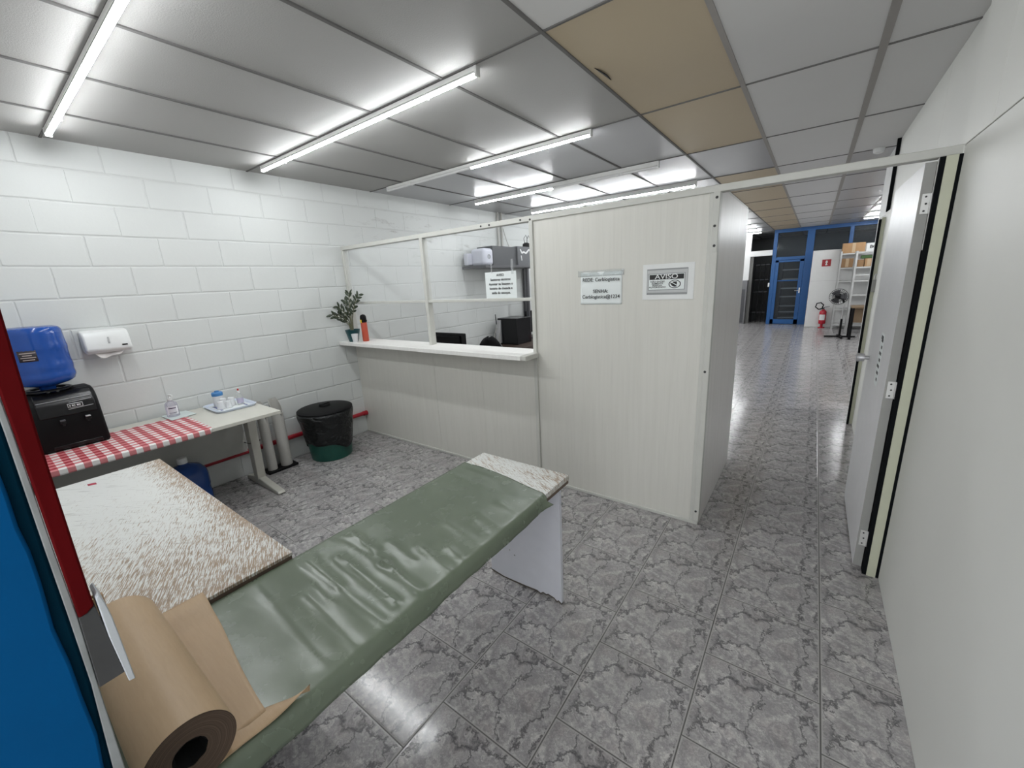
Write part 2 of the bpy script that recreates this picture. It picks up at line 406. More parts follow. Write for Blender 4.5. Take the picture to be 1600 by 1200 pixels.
BAGM = BAGM.fin(BAGM.mix(BAGM.noise(BAGM.coord(), 9), (.004, .005, .0055), (.007, .008, .0085)), .27, 0, .4)
POT = plain('dark_teal_pot', (.012, .075, .085), .4); LEAF = plain('dark_green_leaf', (.030, .045, .022), .35, var=.4, scale=40)
STEM = plain('green_grey_stem', (.16, .16, .10), .6); SOIL = plain('dark_soil', (.02, .015, .01), .9, bump=.5)
ORANGE = plain('red_orange_can', (.45, .07, .035), .35, var=.15); YELL = plain('yellow_tab', (.75, .55, .02), .4)
TUBE_ON = NT('lit_led_tube').fin((.9, .9, .9), .4, emit=(.95, .98, 1.0), estr=TUBE_STRENGTH)
TUBE_OFF = plain('unlit_tube', (.66, .66, .65), .3)
FIX = plain('white_lamp_housing', (.70, .70, .68), .35)
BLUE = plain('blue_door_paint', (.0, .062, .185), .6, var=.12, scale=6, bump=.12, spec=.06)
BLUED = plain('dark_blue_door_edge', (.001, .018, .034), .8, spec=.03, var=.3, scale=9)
BLUEF = plain('blue_frame_paint', (.007, .085, .27), .4)
REDP = plain('dark_red_gloss_paint', (.075, .003, .004), .7, var=.25, scale=20, spec=.03)
SEAL = plain('scuffed_white_strip', (.22, .23, .23), .6, var=.35, scale=25)
STEELG = plain('grey_steel_bracket', (.05, .05, .05), .6, var=.2, scale=20, spec=.2)
INK = plain('black_ink', (.012, .012, .013), .6); GREYINK = plain('grey_print', (.27, .28, .28), .5); LGREY = plain('light_grey_print', (.50, .51, .51), .5)
SIGNR = plain('red_sign', (.33, .012, .02), .45); EXTR = plain('red_extinguisher_paint', (.42, .008, .025), .25)
CHAR = plain('charcoal_box', (.048, .050, .056), .55); CHAR2 = plain('slate_box', (.085, .088, .095), .55); LILW = plain('pale_lilac_plastic', (.56, .57, .64), .4)
BROWN = plain('dark_brown_desk', (.055, .036, .026), .5); PINK = plain('pink_plush', (.55, .06, .13), .9, bump=.4)
RACKM = plain('light_grey_rack', (.55, .55, .54), .4, .2)
BOX = plain('brown_cardboard_box', (.40, .235, .115), .75, var=.1); BOXD = plain('darker_cardboard_box', (.30, .175, .085), .75, var=.15)
TAN = plain('tan_desk_panel', (.22, .15, .085), .5)
GREENP = plain('green_pack', (.05, .11, .03), .6)

# ------------------------------------------------------------------ the setting
XL, XR, YP, HH, HC, XC = -3.933, .42, 2.485, 1.99, 2.567, -.44
struct(B(-4.1, 3.6, -1.6, 17.2, -.05, 0).build('floor', FLOOR, smooth=0))
struct(B(XL-.15, XL, -.4, 17.2, 0, HC+.1).build('wall_left', BLOCK, smooth=0))
# ceiling: one mesh of tiles, bars are trims
GX = [-.44+.59*k for k in range(-6, 8)]; GX = [max(XL, GX[0])] + GX[1:]
GY = [-1.6, -.68] + [.565] + [.52+1.2*k for k in range(1, 15)]
m = MB()
for i in range(len(GX)-1):
    for j in range(len(GY)-1):
        xm, ym = (GX[i]+GX[i+1])/2, (GY[j]+GY[j+1])/2
        k = 0
        if -1.03 < xm < -.44: k = 2 if ym < 1.7 else 3 if (ym < 4.1 or ym > 5.3) else 1
        elif xm > -.44: k = 2 if ym > 13.9 else 1 if (ym > 5.3 and xm > .15) else 2
        elif ym > 13.9: k = 2
        elif ym > 2.9: k = 1
        z = HC
        m.box(GX[i], GX[i+1], GY[j], GY[j+1], z, z+.03, k)
struct(m.build('ceiling', [CEIL_W, CEIL_G, CEIL_P, CEIL_B], smooth=0))
m = MB(); m1 = MB()
for x in GX[1:]:
    w = .017 if x > -.3 else .012 if x > -.7 else .008
    (m if x > -.7 else m1).box(x-w, x+w, -1.6, 17.1, HC-.006, HC+.001)
m2 = MB()
for y in GY[1:-1]: m2.box(XL, 3.55, y-.006, y+.006, HC-.005, HC+.001)
for q, mt in ((m, TBAR), (m1, TBARD), (m2, TBARD)):
    for o in each(q, 'trim_1', mt, smooth=0): struct(o)
m = MB()   # torn flap of the yellowed tile
m.grid(lambda u, v: (-.992+.016*v*math.sin(u*PI)+.012*u, 2.15+.18*u, HC-.003-.006*math.sin(u*PI)*v), 8, 3)
tear = m.build('tile_tear', DARKIN, solid=.003); tear.parent = bpy.data.objects['ceiling']; tear.matrix_parent_inverse = Matrix.Translation(-bpy.data.objects['ceiling'].location)
tear['label'] = 'dark torn flap'

# right wall: lower panels, upper panels with a groove between, further wall beyond the door
struct(B(XR, XR+.06, -1.6, 2.463, 0, 1.984).build('wall_right', WALLP, bevel=.002))
m = MB()
for a, b in ((-1.6, .31), (.313, 1.233), (1.236, 2.155), (2.158, 2.515)): m.box(XR, XR+.06, a, b, 1.988, HC)
for a, b in ((2.517, 3.40), (3.403, 5.065)): m.box(XR+.05, XR+.11, a, b, 1.988, HC)
for o in each(m, 'wall_right_upper', WALLP, bevel=.002): struct(o)
struct(B(.452, .512, 2.517, 5.10, 0, 1.986).build('wall_right_corridor', WALLP, smooth=0))
struct(B(.480, .54, 5.805, 6.0, 0, HC).build('wall_right_beyond', WHITE, smooth=0))
struct(B(.445, .4695, 5.03, 5.065, 1.988, HC).build('trim_3', BLACKR, smooth=0))
struct(B(.470, .53, 5.07, 5.80, 1.988, HC).build('wall_right_lintel', WHITE, smooth=0))
struct(B(3.5, 3.56, 5.9, 17.2, 0, HC).build('wall_right_hall', WHITE, smooth=0))
struct(B(.545, 3.5, 5.94, 6.0, 0, HC).build('wall_right_return', WHITE, smooth=0))
struct(B(XL, -.74, -.30, -.22, 0, HC).build('wall_behind', WHITE, smooth=0))

# partition with counter opening
m = MB()
for a, b in ((XL, -2.735), (-2.733, -2.1635), (-2.162, -1.628)): m.box(a, b, YP, YP+.035, .022, 1.0)
for a, b in ((-1.604, -.487),): m.box(a, b, YP, YP+.035, .022, HH-.035)
for o in each(m, 'wall_partition', PANEL, smooth=0): struct(o)
struct(B(XC-.035, XC, YP+.04, 3.58, 0, HH-.012).build('wall_partition_side', PANEL_S, bevel=.002))
m = MB()
m.box(XL, XR, YP-.012, YP+.045, HH-.035, HH)                      # top rail, runs on over the doorway
m.box(XL, -1.625, YP-.006, YP+.04, 1.418, 1.44)                   # middle rail
m.box(XL, XC, YP-.008, YP+.04, 0, .022)                            # sill strip
m.box(XC-.03, XC-.004, YP+.045, 3.58, HH-.012, HH+.006)
for o in each(m, 'trim_4', RAIL, bevel=.003): struct(o)
m = MB()
m.box(XL, XL+.03, YP-.01, YP+.04, 1.03, HH-.03)
m.box(-2.75, -2.716, YP-.014, YP+.044, 1.03, HH-.03)
m.box(-1.632, -1.602, YP-.014, YP+.044, 0.02, HH-.03)
m.box(-.49, -.468, YP-.006, YP+.04, .02, HH-.03)
m.box(-.472, XC+.002, YP-.012, YP+.045, .02, HH-.03)
m.box(-.466, XC+.006, YP-.018, YP-.010, .03, 1.66)
for o in each(m, 'trim_5', RAIL, bevel=.003): struct(o)
m = MB()
for x, z in ((-.455, 1.93), (-.457, 1.79), (-.453, 1.69), (-.453, .10), (-1.70, 1.972), (-1.98, 1.972), (-2.06, 1.972), (-1.62, 1.965), (-.455, 1.0)):
    m.lathe([(.0075, 0), (.006, -.004)], (x, YP-(.018 if -1 < x and z < 1.66 else .012), z), 8, 'y')
each(m, 'screw', SCREW, bpy.data.objects['trim_5'])
struct(B(XL+.03, -2.75, YP+.008, YP+.012, 1.44, HH-.035).build('window_1', GLASS, smooth=0))
struct(B(-2.716, -1.632, YP+.008, YP+.012, 1.44, HH-.035).build('window_2', GLASS, smooth=0))

# door_1: grey leaf opened into the corridor, jamb beside it
d = sempty('door_1', (.36, 2.49, 0))
B(.373, .408, 2.462, 2.515, 0, HH-.035).build('door_frame', CREAM, d)
B(.3565, .373, 2.466, 2.515, 0, HH-.035).build('door_seal', BLACKR, d)
B(.408, .4235, 2.464, 2.512, 0, HH-.035).build('door_seal', BLACKR, d)
B(.3535, .3565, 2.48, 2.51, 1.6, HH-.03).build('door_stop', RAIL, d)
lf = B(.318, .353, 2.492, 3.31, .025, 1.945).build('door_leaf', [DOORG], d, bevel=.002)
B(.3185, .3525, 2.4895, 2.492, .026, 1.944).build('door_edge', DOORE, d)
for z0, z1 in ((1.745, 1.825), (.94, 1.02), (.15, .235)):
    h = MB(); h.box(.326, .357, 2.485, 2.4895, z0, z1); h.tube([(.3545, 2.483, z0), (.3545, 2.483, z1)], .004, 8)
    h = h.build('hinge', HINGE, d, bevel=.001)
    s = MB()
    for k in (.15, .5, .85): s.lathe([(.004, 0), (.003, -.002)], (.338 + .003*(k == .5), 2.485, z0+(z1-z0)*k), 8, 'y')
    each(s, 'screw', SCREW, h)
kn = MB().lathe([(.012, 0), (.012, .02), (.024, .022), (.026, .055), (.022, .062)], (.318, 3.22, 1.0), 20, 'x')
for v in kn.bm.verts: v.co.x = .318 - (v.co.x-.318)
kn.build('door_knob', SILV, d)
m = B(.3168, .318, 2.75, 2.86, .93, 1.20); nt = m.build('door_notice', PAPER, d)
m = MB()
for k in range(7): m.box(.3160, .3168, 2.765, 2.80+.05*((k*37) % 5)/5, .955+.034*k, .970+.034*k)
m.box(.3160, .3168, 2.77, 2.84, 1.17, 1.19)
m.build('lettering', INK, nt)
# door_2: second jamb further along the corridor with its latch
d = sempty('door_2', (.445, 5.07, 0))
B(.409, .426, 5.03, 5.07, 0, 1.93).build('door_seal', BLACKR, d)
B(.426, .462, 5.035, 5.07, .01, 1.945).build('door_frame', CREAM, d)
B(.462, .482, 5.03, 5.068, 0, 1.95).build('door_seal', BLACKR, d)
B(.440, .482, 5.075, 5.42, .02, 1.93).build('door_leaf', DOORG, d, bevel=.002)
la = B(.428, .470, 4.985, 5.035, 1.30, 1.41).build('latch', DOORE, d, bevel=.004)
MB().tube([(.44, 5.01, 1.41), (.44, 5.01, 1.45), (.455, 5.01, 1.465), (.468, 5.01, 1.45), (.468, 5.01, 1.41)], .006, 8).build('shackle', CHROME, la)

# blue door in front of the camera's left: blue leaf, scuffed strip, red upright, bracket
XD = -.66
d = sempty('door_4', (XD, -.02, 0))
def slab(name, pts, x0, x1, mat, par, bevel=0):
    return MB().prism(pts, 'x', x0, x1).build(name, mat, par, bevel=bevel)
slab('door_seal', [(-.020, 0), (-.006, 0), (-.005, .817), (-.002, .97), (.002, 1.103), (.006, 1.206), (.007, 1.293), (.0095, 1.43), (.011, 1.66), (.012, 2.1), (.006, 2.1), (.006, 1.647), (.004, 1.431), (.001, 1.296), (-.0005, 1.21), (-.003, 1.107), (-.011, .982), (-.018, .838)], XD-.03, XD-.001, SEAL, d, .001)
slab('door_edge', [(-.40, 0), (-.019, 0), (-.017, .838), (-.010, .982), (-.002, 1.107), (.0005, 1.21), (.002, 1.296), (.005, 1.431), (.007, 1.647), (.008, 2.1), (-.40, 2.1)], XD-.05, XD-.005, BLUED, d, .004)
slab('door_leaf', [(-.95, .01), (-.030, .01), (-.023, .846), (-.017, .95), (-.0175, .99), (-.0125, 1.04), (-.0125, 1.10), (-.0115, 1.15), (-.013, 1.20), (-.0095, 1.26), (-.0085, 1.30), (-.0100, 1.33), (-.0085, 1.37), (-.009, 1.54), (-.009, 2.1), (-.95, 2.1)], XD-.045, XD+.001, BLUE, d, .003)
slab('door_post', [(.0062, 1.201), (.0135, 1.2025), (.0208, 1.2085), (.022, 1.282), (.025, 1.424), (.030, 1.56), (.038, 1.768), (.05, 2.1), (.0125, 2.1), (.0115, 1.66), (.0098, 1.43), (.0075, 1.293)], XD-.018, XD+.004, REDP, d, .002)
slab('bracket', [(.0022, 1.100), (.0262, 1.1015), (.0235, 1.16), (.0215, 1.207), (.0135, 1.2015), (.0060, 1.200)], XD-.03, XD+.001, STEELG, d, .001)
slab('strike_plate', [(.0262, 1.092), (.0322, 1.091), (.0318, 1.12), (.0314, 1.16), (.0310, 1.185), (.0296, 1.207), (.0268, 1.222), (.0234, 1.219), (.0232, 1.16)], XD-.03, XD+.010, plain('white_steel_plate', (.42, .44, .46), .45), d, .001)

# far end of the hall
YF = 13.85
m = MB()
m.box(-1.85, -1.565, 13.9, 14.0, 1.25, HC); m.box(-1.565, -1.03, 13.86, 13.96, 1.905, 2.05); m.box(-4.0, -1.85, 13.9, 14.0, 0, HC)
m.box(.70, 3.5, 14.0, 14.06, 0, 2.05)
struct(m.build('wall_far', WHITE, smooth=0))
m = MB(); m.box(-1.565, -1.48, 13.93, 14.0, 0, 1.905); m.box(-4.0, 3.5, 17.1, 17.2, 0, HC); struct(m.build('wall_far_back', GREYW, smooth=0))
d = sempty('door_3', (-.6, YF, 0))
m = MB()
m.box(-1.02, -.93, YF-.04, YF+.04, 0, HC); m.box(-.275, -.11, YF-.04, YF+.04, 0, HC); m.box(.60, .68, YF-.04, YF+.04, 0, HC)
m.box(-.93, -.275, YF-.04, YF+.04, 1.76, 1.84); m.box(-1.02, 3.5, YF-.05, YF+.05, HC-.09, HC)
struct(m.build('door_frame', BLUEF, d, bevel=.004))
m = MB()
m.box(-.93, -.85, YF-.035, YF+.03, .01, 1.755); m.box(-.37, -.278, YF-.035, YF+.03, .01, 1.755); m.box(-.93, -.278, YF-.035, YF+.03, .01, .14)
m.box(-.93, -.278, YF-.035, YF+.03, 1.70, 1.755); m.box(-.85, -.37, YF-.02, YF+.02, 1.19, 1.215)
lf = m.build('door_leaf', BLUEF, d, bevel=.003)
B(-.85, -.37, YF-.004, YF+.004, .14, 1.70).build('door_pane', GLASSD, lf, smooth=0)
m = MB(); m.box(-.33, -.30, YF-.05, YF-.035, .86, 1.0); m.tube([(-.315, YF-.05, .93), (-.315, YF-.09, .93), (-.42, YF-.095, .93)], .009, 8); m.build('door_handle', CHROME, lf)
B(-1.06, -1.02, YF-.07, YF-.045, 1.05, 1.16).build('switch', WPLAST, d, bevel=.004)
for i, (a, b, z0, z1) in enumerate(((-.93, -.275, 1.84, HC-.09), (-.11, .60, .0, HC-.09), (.68, 3.5, .0, HC-.09))):
    struct(B(a, b, YF-.004, YF+.004, z0+.002, z1).build('window_%d' % (i+3), GLASSD, smooth=0))
m = MB(); m.box(-.10, 1.75, 13.27, 13.31, .0, 1.93); struct(m.build('wall_far_panel', WHITE, bevel=.003))
m = MB(); m.box(-.09, 1.74, 13.266, 13.27, 1.175, 1.18); m.box(-.09, 1.74, 13.24, 13.27, .0, .02); o = m.build('panel_seam', RACKM); o.parent = bpy.data.objects['wall_far_panel']; o.matrix_parent_inverse = Matrix.Translation(-bpy.data.objects['wall_far_panel'].location)

# ------------------------------------------------------------------ ceiling tube lights
def light(x0, x1, y, lit, z=2.53, label='', group=None):
    xc = (x0+x1)/2
    t = thing('tube_light', label, 'light', (xc, y, z+.012), group)
    m = MB(); m.prism([(y-.012, HC-.006), (y+.012, HC-.006), (y+.012, z+.010), (y-.012, z+.010)], 'x', x0, x1); m.build('housing', FIX, t)
    m = MB(); m.box(x0-.012, x0+.003, y-.016, y+.016, z-.014, HC-.006); m.box(x1-.003, x1+.012, y-.016, y+.016, z-.014, HC-.006); each(m, 'end_cap', FIX, t, bevel=.003)
    xm = (x0+x1)/2
    for (a, b), on in zip(((x0+.004, xm-.006), (xm+.006, x1-.004)), lit):
        u = MB().tube([(a, y, z), (b, y, z)], .013, 16)
        for f in u.bm.faces:
            n_ = f.calc_center_median()-Vector((xm, y, z)); f.material_index = 1 if (n_.z > .001 or abs(n_.y)+abs(n_.z) < .004) else 0
        u = u.build('tube', [TUBE_ON if on else TUBE_OFF, TUBE_OFF], t)
        u['label'] = 'lit tube' if on else 'unlit tube'
    m = MB()
    for x in (x0+.35, x1-.35): m.box(x-.004, x+.004, y-.015, y+.015, z-.015, z+.012)
    each(m, 'clip', FIX, t)
    return t
L1 = light(-3.70, -1.40, .57, (1, 1), label='long lit tube light directly above the water dispenser, nearest the camera')
light(-3.68, -1.41, 1.735, (1, 1), label='long fully lit tube light over the black bin, between the tray and the counter')
light(-3.62, -1.375, 2.915, (0, 1), label='tube light just behind the counter rail with its wall end dark')
light(-3.48, -1.27, 4.115, (1, 0), label='tube light over the office with its corridor end dark', z=2.515)
light(-3.41, -1.20, 5.27, (1, 1), label='fully lit tube light seen just above the tall panel, farthest over the office', z=2.51)
light(-1.70, .34, -.66, (1, 1), label='added unseen tube light over the entrance bay, brightening the foreground')  # extra lamp added out of view to lift the foreground brightness
La = light(-3.60, -1.33, 6.5, (1, 1), label='distant lit tube light in the row past the end of the partition', group='tube lights past the partition')
for k in range(1, 7): dup(La, (0, 1.2*k, 0))
Lb = light(.75, 3.03, 7.65, (1, 1), label='distant lit tube light in the row above the shelving racks', group='tube lights above the racks')
for k in range(1, 5): dup(Lb, (0, 1.2*k, 0))

# ------------------------------------------------------------------ counter ledge and what stands on it
t = thing('counter_ledge', 'pale wood grain service ledge fixed along the low partition', 'counter', (-2.7, 2.45, 1.008))
B(XL+.002, -2.723, 2.30, 2.60, 1.010, 1.045).build('ledge_board', LEDGE, t, bevel=.004)
B(-2.721, -1.634, 2.30, 2.60, 1.008, 1.045).build('ledge_board', LEDGE, t, bevel=.004)
B(-1.634, -1.585, 2.30, 2.472, 1.008, 1.045).build('ledge_end', RAIL, t, bevel=.006)
px, py, pz0 = -3.79, 2.385, 1.045
t = thing('potted_plant', 'small dark leafy plant in a teal pot on the ledge corner', 'plant', (px, py, pz0))
MB().lathe([(.042, 0), (.046, .004), (.072, .118), (.075, .122), (.068, .122), (.066, .105)], (px, py, pz0), 24, caps=False).build('pot', POT, t)
MB().lathe([(.0, .0), (.066, .0)], (px, py, pz0+.1), 24, caps=False).build('soil', SOIL, t)
for (tx, ty, tz, nl) in ((.16, .0, .34, 9), (-.02, .03, .40, 9), (-.19, -.06, .27, 9), (-.13, -.13, .19, 9), (.02, -.14, .20, 8), (.12, -.10, .27, 7), (-.16, .02, .33, 8), (.10, .06, .38, 8)):
    if px+tx < XL+.05: tx = XL+.05-px
    P = [Vector((px+tx*.06, py+ty*.06, pz0+.1))]
    for q in (.3, .55, .8, 1): P.append(Vector((px+tx*(q**1.5), py+ty*(q**1.5), pz0+.1+tz*(1-(1-q)**1.35)*.95)))
    st = MB().tube(P, [.006, .005, .004, .003, .002], 6).build('stem', STEM, t)
    lm = MB()
    for k in range(nl):
        q = .38+.62*k/(nl-1); i = min(int(q*4), 3); base = P[i].lerp(P[i+1], q*4-i)
        ax = (P[i+1]-P[i]).normalized(); sd = ax.cross(Vector((.3, -1, .2))).normalized()*(1 if k % 2 else -1)
        dv = (ax*.75+sd*.8+Vector((random.uniform(-.2, .2), random.uniform(-.3, .2), random.uniform(-.1, .2)))).normalized()
        L = .062*random.uniform(.8, 1.1); w = ax.cross(dv).cross(dv).normalized()
        pts = [(0, .15), (.25, .8), (.55, 1), (.85, .6), (1, .05)]
        row = []
        for a, b in pts: row.append([lm.bm.verts.new(base+dv*L*a+w*(s*.0125*b)+Vector((0, 0, .004*abs(s)))) for s in (-1, 0, 1)])
        for r0, r1 in zip(row, row[1:]):
            for c in (0, 1): lm.bm.faces.new((r0[c], r0[c+1], r1[c+1], r1[c]))
    lm.build('leaves', LEAF, st, solid=.0012)
cx, cy = -3.66, 2.44
t = thing('fire_spray_can', 'slim red orange fire spray can with black cap and yellow tab on the ledge', 'can', (cx, cy, 1.045))
MB().lathe([(.029, 0), (.031, .004), (.031, .19), (.024, .205)], (cx, cy, 1.045), 20).build('can_body', ORANGE, t)
MB().lathe([(.031, .191), (.031, .225), (.030, .25), (.020, .268), (.004, .272)], (cx, cy, 1.045), 20).build('cap', BLKM, t)
B(cx-.004, cx+.014, cy-.038, cy-.030, 1.235, 1.265).build('pull_tab', YELL, t, bevel=.002)
B(cx+.022, cx+.046, cy-.012, cy+.012, 1.245, 1.262).build('trigger', BLKM, t, bevel=.004)
cu = MB().lathe([(.0, .002), (.021, .002), (.033, .085), (.0345, .085), (.0225, .0), (.0, .0)], (-3.70, 2.345, 1.045), 24, caps=False)
tag(cu.build('plastic_cup', FROST), 'translucent plastic cup standing in front of the plant pot', 'cup')

# ------------------------------------------------------------------ notices
t = thing('paper_notice', 'laminated white sheet printed with network name and password on the tall panel', 'notice', (-1.103, YP, 1.39))
def wavy(u, v, x0, x1, z0, z1, y): return (x0+(x1-x0)*u, y-.0025-.0022*mnoise.noise((u*4, v*5, 3.1))-.002*math.exp(-(1-v)*9)*abs(math.sin(u*9)), z0+(z1-z0)*v+.004*(1-u)*0)
MB().grid(lambda u, v: wavy(u, v, -1.245, -.962, 1.388, 1.592, YP), 20, 14).build('sheet', PAPER, t, solid=.0006)
MB().grid(lambda u, v: wavy(u, v, -1.262, -.952, 1.565, 1.602, YP-.0018), 20, 4).build('tape', CLEARP, t, solid=.0003)
text('REDE: Cerblogistica', .031, (-1.103, YP-.0075, 1.543), INK, t, bold=.00025)
text('SENHA:', .031, (-1.103, YP-.0075, 1.470), INK, t, bold=.00025)
text('Cerblogistica@1234', .031, (-1.103, YP-.0075, 1.436), INK, t, bold=.00025)
t = thing('warning_sign', 'silver bordered AVISO sign sheet with a hand symbol on the tall panel', 'sign', (-.686, YP, 1.41))
ay = YP-.003
B(-.833, -.545, ay, YP, 1.412, 1.615).build('sheet', WPLAST, t)
m = MB(); m.box(-.808, -.578, ay-.0006, ay, 1.440, 1.588); m.build('border', GREYINK, t)
m = MB(); m.box(-.806, -.580, ay-.0008, ay-.0002, 1.452, 1.580); m.build('border', LGREY, t)
B(-.800, -.592, ay-.0010, ay-.0004, 1.466, 1.562).build('border', GREYINK, t)
B(-.796, -.596, ay-.0013, ay-.0006, 1.470, 1.558).build('sign_face', PAPER, t)
B(-.793, -.599, ay-.0016, ay-.0008, 1.527, 1.555).build('header_band', INK, t)
text('AVISO', .036, (-.696, ay-.0020, 1.5415), WPLAST, t, bold=.0003, sx=1.30)
text('NÃO ENTRE\nSOMENTE\nPESSOAL\nAUTORIZADO', .0130, (-.746, ay-.0018, 1.499), INK, t, bold=.0002, sx=1.15, space=.82)
m = MB(); m.lathe([(.0265, 0), (.0225, 0), (.0225, .0006), (.0265, .0006), (.0265, 0)], (-.648, ay-.0016, 1.4985), 28, 'y', caps=False)
for v in m.bm.verts: v.co.x = -.648+(v.co.x+.648)*1.28; v.co.z = 1.4985+(v.co.z-1.4985)*.88
m.build('symbol_ring', INK, t)
m = MB(); m.prism([(-.662, 1.489), (-.651, 1.484), (-.637, 1.484), (-.636, 1.511), (-.641, 1.5135), (-.6435, 1.511), (-.647, 1.514), (-.650, 1.511), (-.6535, 1.5135), (-.6565, 1.510), (-.660, 1.5115), (-.662, 1.503), (-.670, 1.508), (-.673, 1.504)], 'y', ay-.0024, ay-.0014); m.build('hand_symbol', INK, t)
m = MB(); m.bar((-.669, ay-.0022, 1.512), (-.628, ay-.0022, 1.486), .0006, .004); m.build('symbol_slash', PAPER, t)
t = thing('glass_notice', 'white typed notice stuck inside the glass above the ledge', 'notice', (-1.91, YP, 1.44))
B(-2.062, -1.768, YP+.004, YP+.0055, 1.442, 1.637).build('sheet', PAPER, t)
m = MB(); m.box(-2.0, -1.99, YP+.003, YP+.0045, 1.630, 1.70); m.box(-1.81, -1.79, YP+.003, YP+.0045, 1.615, 1.72); each(m, 'tape', CLEARP, t)
for k, s in enumerate(('AVISO', 'Senhores técnicos:', 'Apontar na listagem o', 'horário de chegada e', 'saída do estoque.')):
    text(s, .0255, (-1.915, YP+.0030, 1.612-.0325*k), INK, t, bold=.0005)

# ------------------------------------------------------------------ L shaped work tables
t = thing('work_table', 'long scratched white table running towards the tall panel, under the green mat', 'table', (-1.05, .7, 0))
top = B(-1.308, -.805, -.16, 1.472, .676, .700).build('tabletop', WORN2, t, bevel=.002)
B(-1.306, -.807, -.158, 1.470, .660, .676).build('underboard', EDGE, t)
m = MB()
bot = [(-1.285, .012), (-1.20, .0), (-1.06, .006), (-.985, .012), (-.965, .004), (-.95, .017), (-.93, .013), (-.92, .02), (-.885, .014), (-.87, .002), (-.86, .010), (-.842, 0)]
m.prism(bot+[(-.842, .66), (-1.285, .66)], 'y', 1.444, 1.462); m.build('end_panel', LAM, t)
m = MB(); m.prism([(x, z-.002) for x, z in bot]+[(x, z+.007) for x, z in bot[::-1]], 'y', 1.4435, 1.4625); o = m.build('chipped_edge', BOARDE, t)
B(-1.285, -.842, -.12, -.102, 0, .66).build('end_panel', LAM, t)
m = MB(); m.box(-.835, -.832, 1.447, 1.459, .55, .56); m.lathe([(.004, 0), (.003, -.001)], (-1.15, 1.444, .19), 8, 'y'); m.lathe([(.005, 0), (.004, -.001)], (-1.12, 1.444, .17), 8, 'y'); each(m, 'scuff_mark', GREYINK, t)
t = thing('white_table', 'worn white table with brown scratched edges beside the checked cloth desk', 'table', (-2.05, .1, 0))
B(-2.79, -1.315, -.19, .487, .711, .722).build('tabletop', [WORN], t, bevel=.0015)
B(-2.787, -1.317, -.187, .484, .697, .711).build('underboard', EDGE, t)
for x in (-2.75, -1.40): B(x, x+.018, -.17, .46, 0, .697).build('end_panel', LAM, t)
s = MB(); s.grid(lambda u, v: (-2.715+.03*u+.012*v, .195+.028*v+.035*u*0, .7226), 3, 2); s = s.build('sticker', plain('red_sticker', (.40, .03, .06), .6, var=.4, scale=90), t, solid=.0004)
s['label'] = 'small torn red sticker'

# green vinyl mat: lies on the table and hangs over its long edge
ridges = [(-1.30, .640, -1.10, .66, .010, .022), (-1.253, .667, -1.022, .632, .014, .018), (-1.022, .632, -.83, .611, .013, .016), (-1.361, .536, -1.05, .49, .008, .030),
          (-1.24, .495, -.80, .480, .010, .026), (-.987, .749, -.80, .715, .009, .022), (-1.30, .46, -.93, .445, -.006, .010), (-1.18, .57, -.85, .545, .011, .018),
          (-1.10, .71, -.95, .69, .006, .02), (-1.0, .90, -.80, .86, .006, .03), (-.95, 1.02, -.80, .98, .006, .025), (-.93, .96, -.85, .93, .007, .012), (-.93, 1.12, -.80, 1.09, .006, .02),
          (-1.30, .36, -.85, .33, .006, .03), (-1.30, 1.20, -.85, 1.18, .003, .03), (-.90, .80, -.82, .78, .008, .018), (-1.1, .42, -.82, .40, .006, .02)]
def ridge_h(x, y):
    h = .0
    for x0, y0, x1, y1, a, w in ridges:
        dx, dy = x1-x0, y1-y0; L2 = dx*dx+dy*dy
        q = ((x-x0)*dx+(y-y0)*dy)/L2; qc = min(1, max(0, q))
        d = math.hypot(x-x0-qc*dx, y-y0-qc*dy); e = math.exp(-(d/w)**2) if w > .012 else math.exp(-(d/w)**2)
        h += a*(e*.42+.36*math.exp(-(d/(w*.38))**2))*(.75+.25*math.cos(q*5))
    return h
RB = .022
def matf(u, v):
    y = -.19+(1.325+.19)*u
    hem = .050+.010*mnoise.noise((y*3.1, 0, 5))+.005*mnoise.noise((y*14, 0, 2))
    if y > 1.1: hem -= .010*(y-1.1)/.22
    flat = .515-RB; tot = flat+RB*PI/2+hem-.02; s = v*tot
    far = max(0, (u-.92)/.08)
    yy = y - (.075*(v**2)*far) + .004*mnoise.noise((v*6, 9, 1))*far
    if s < flat:
        x = -1.306+s; ed = min(1, s/.03)
        z = .7028+max(0, ridge_h(x, y))*ed*min(1, (flat-s)/.03+.55) + .0015*mnoise.noise((x*9, y*9, 0))+.0012
        if far > .6: z += .004*far*(.5+.5*math.sin(v*7))
        return (x, yy, z)
    a = (s-flat)/RB
    x0 = -1.306+flat
    amp = ridge_h(x0, y)*.45
    if a < PI/2: return (x0+RB*math.sin(a)+amp*.4, yy, .7040-RB+RB*math.cos(a)+amp*math.cos(a))
    r = s-flat-RB*PI/2
    return (x0+RB+amp*.4+.10*r+.045*far*r/.04, yy+.03*far*r/.04, .7040-RB-r*(1-.35*far))
mm = MB().grid(matf, 150, 56).build('vinyl_mat', MATG, solid=.002)
tag(mm, 'olive green vinyl mat creased and draped along the long table', 'mat')

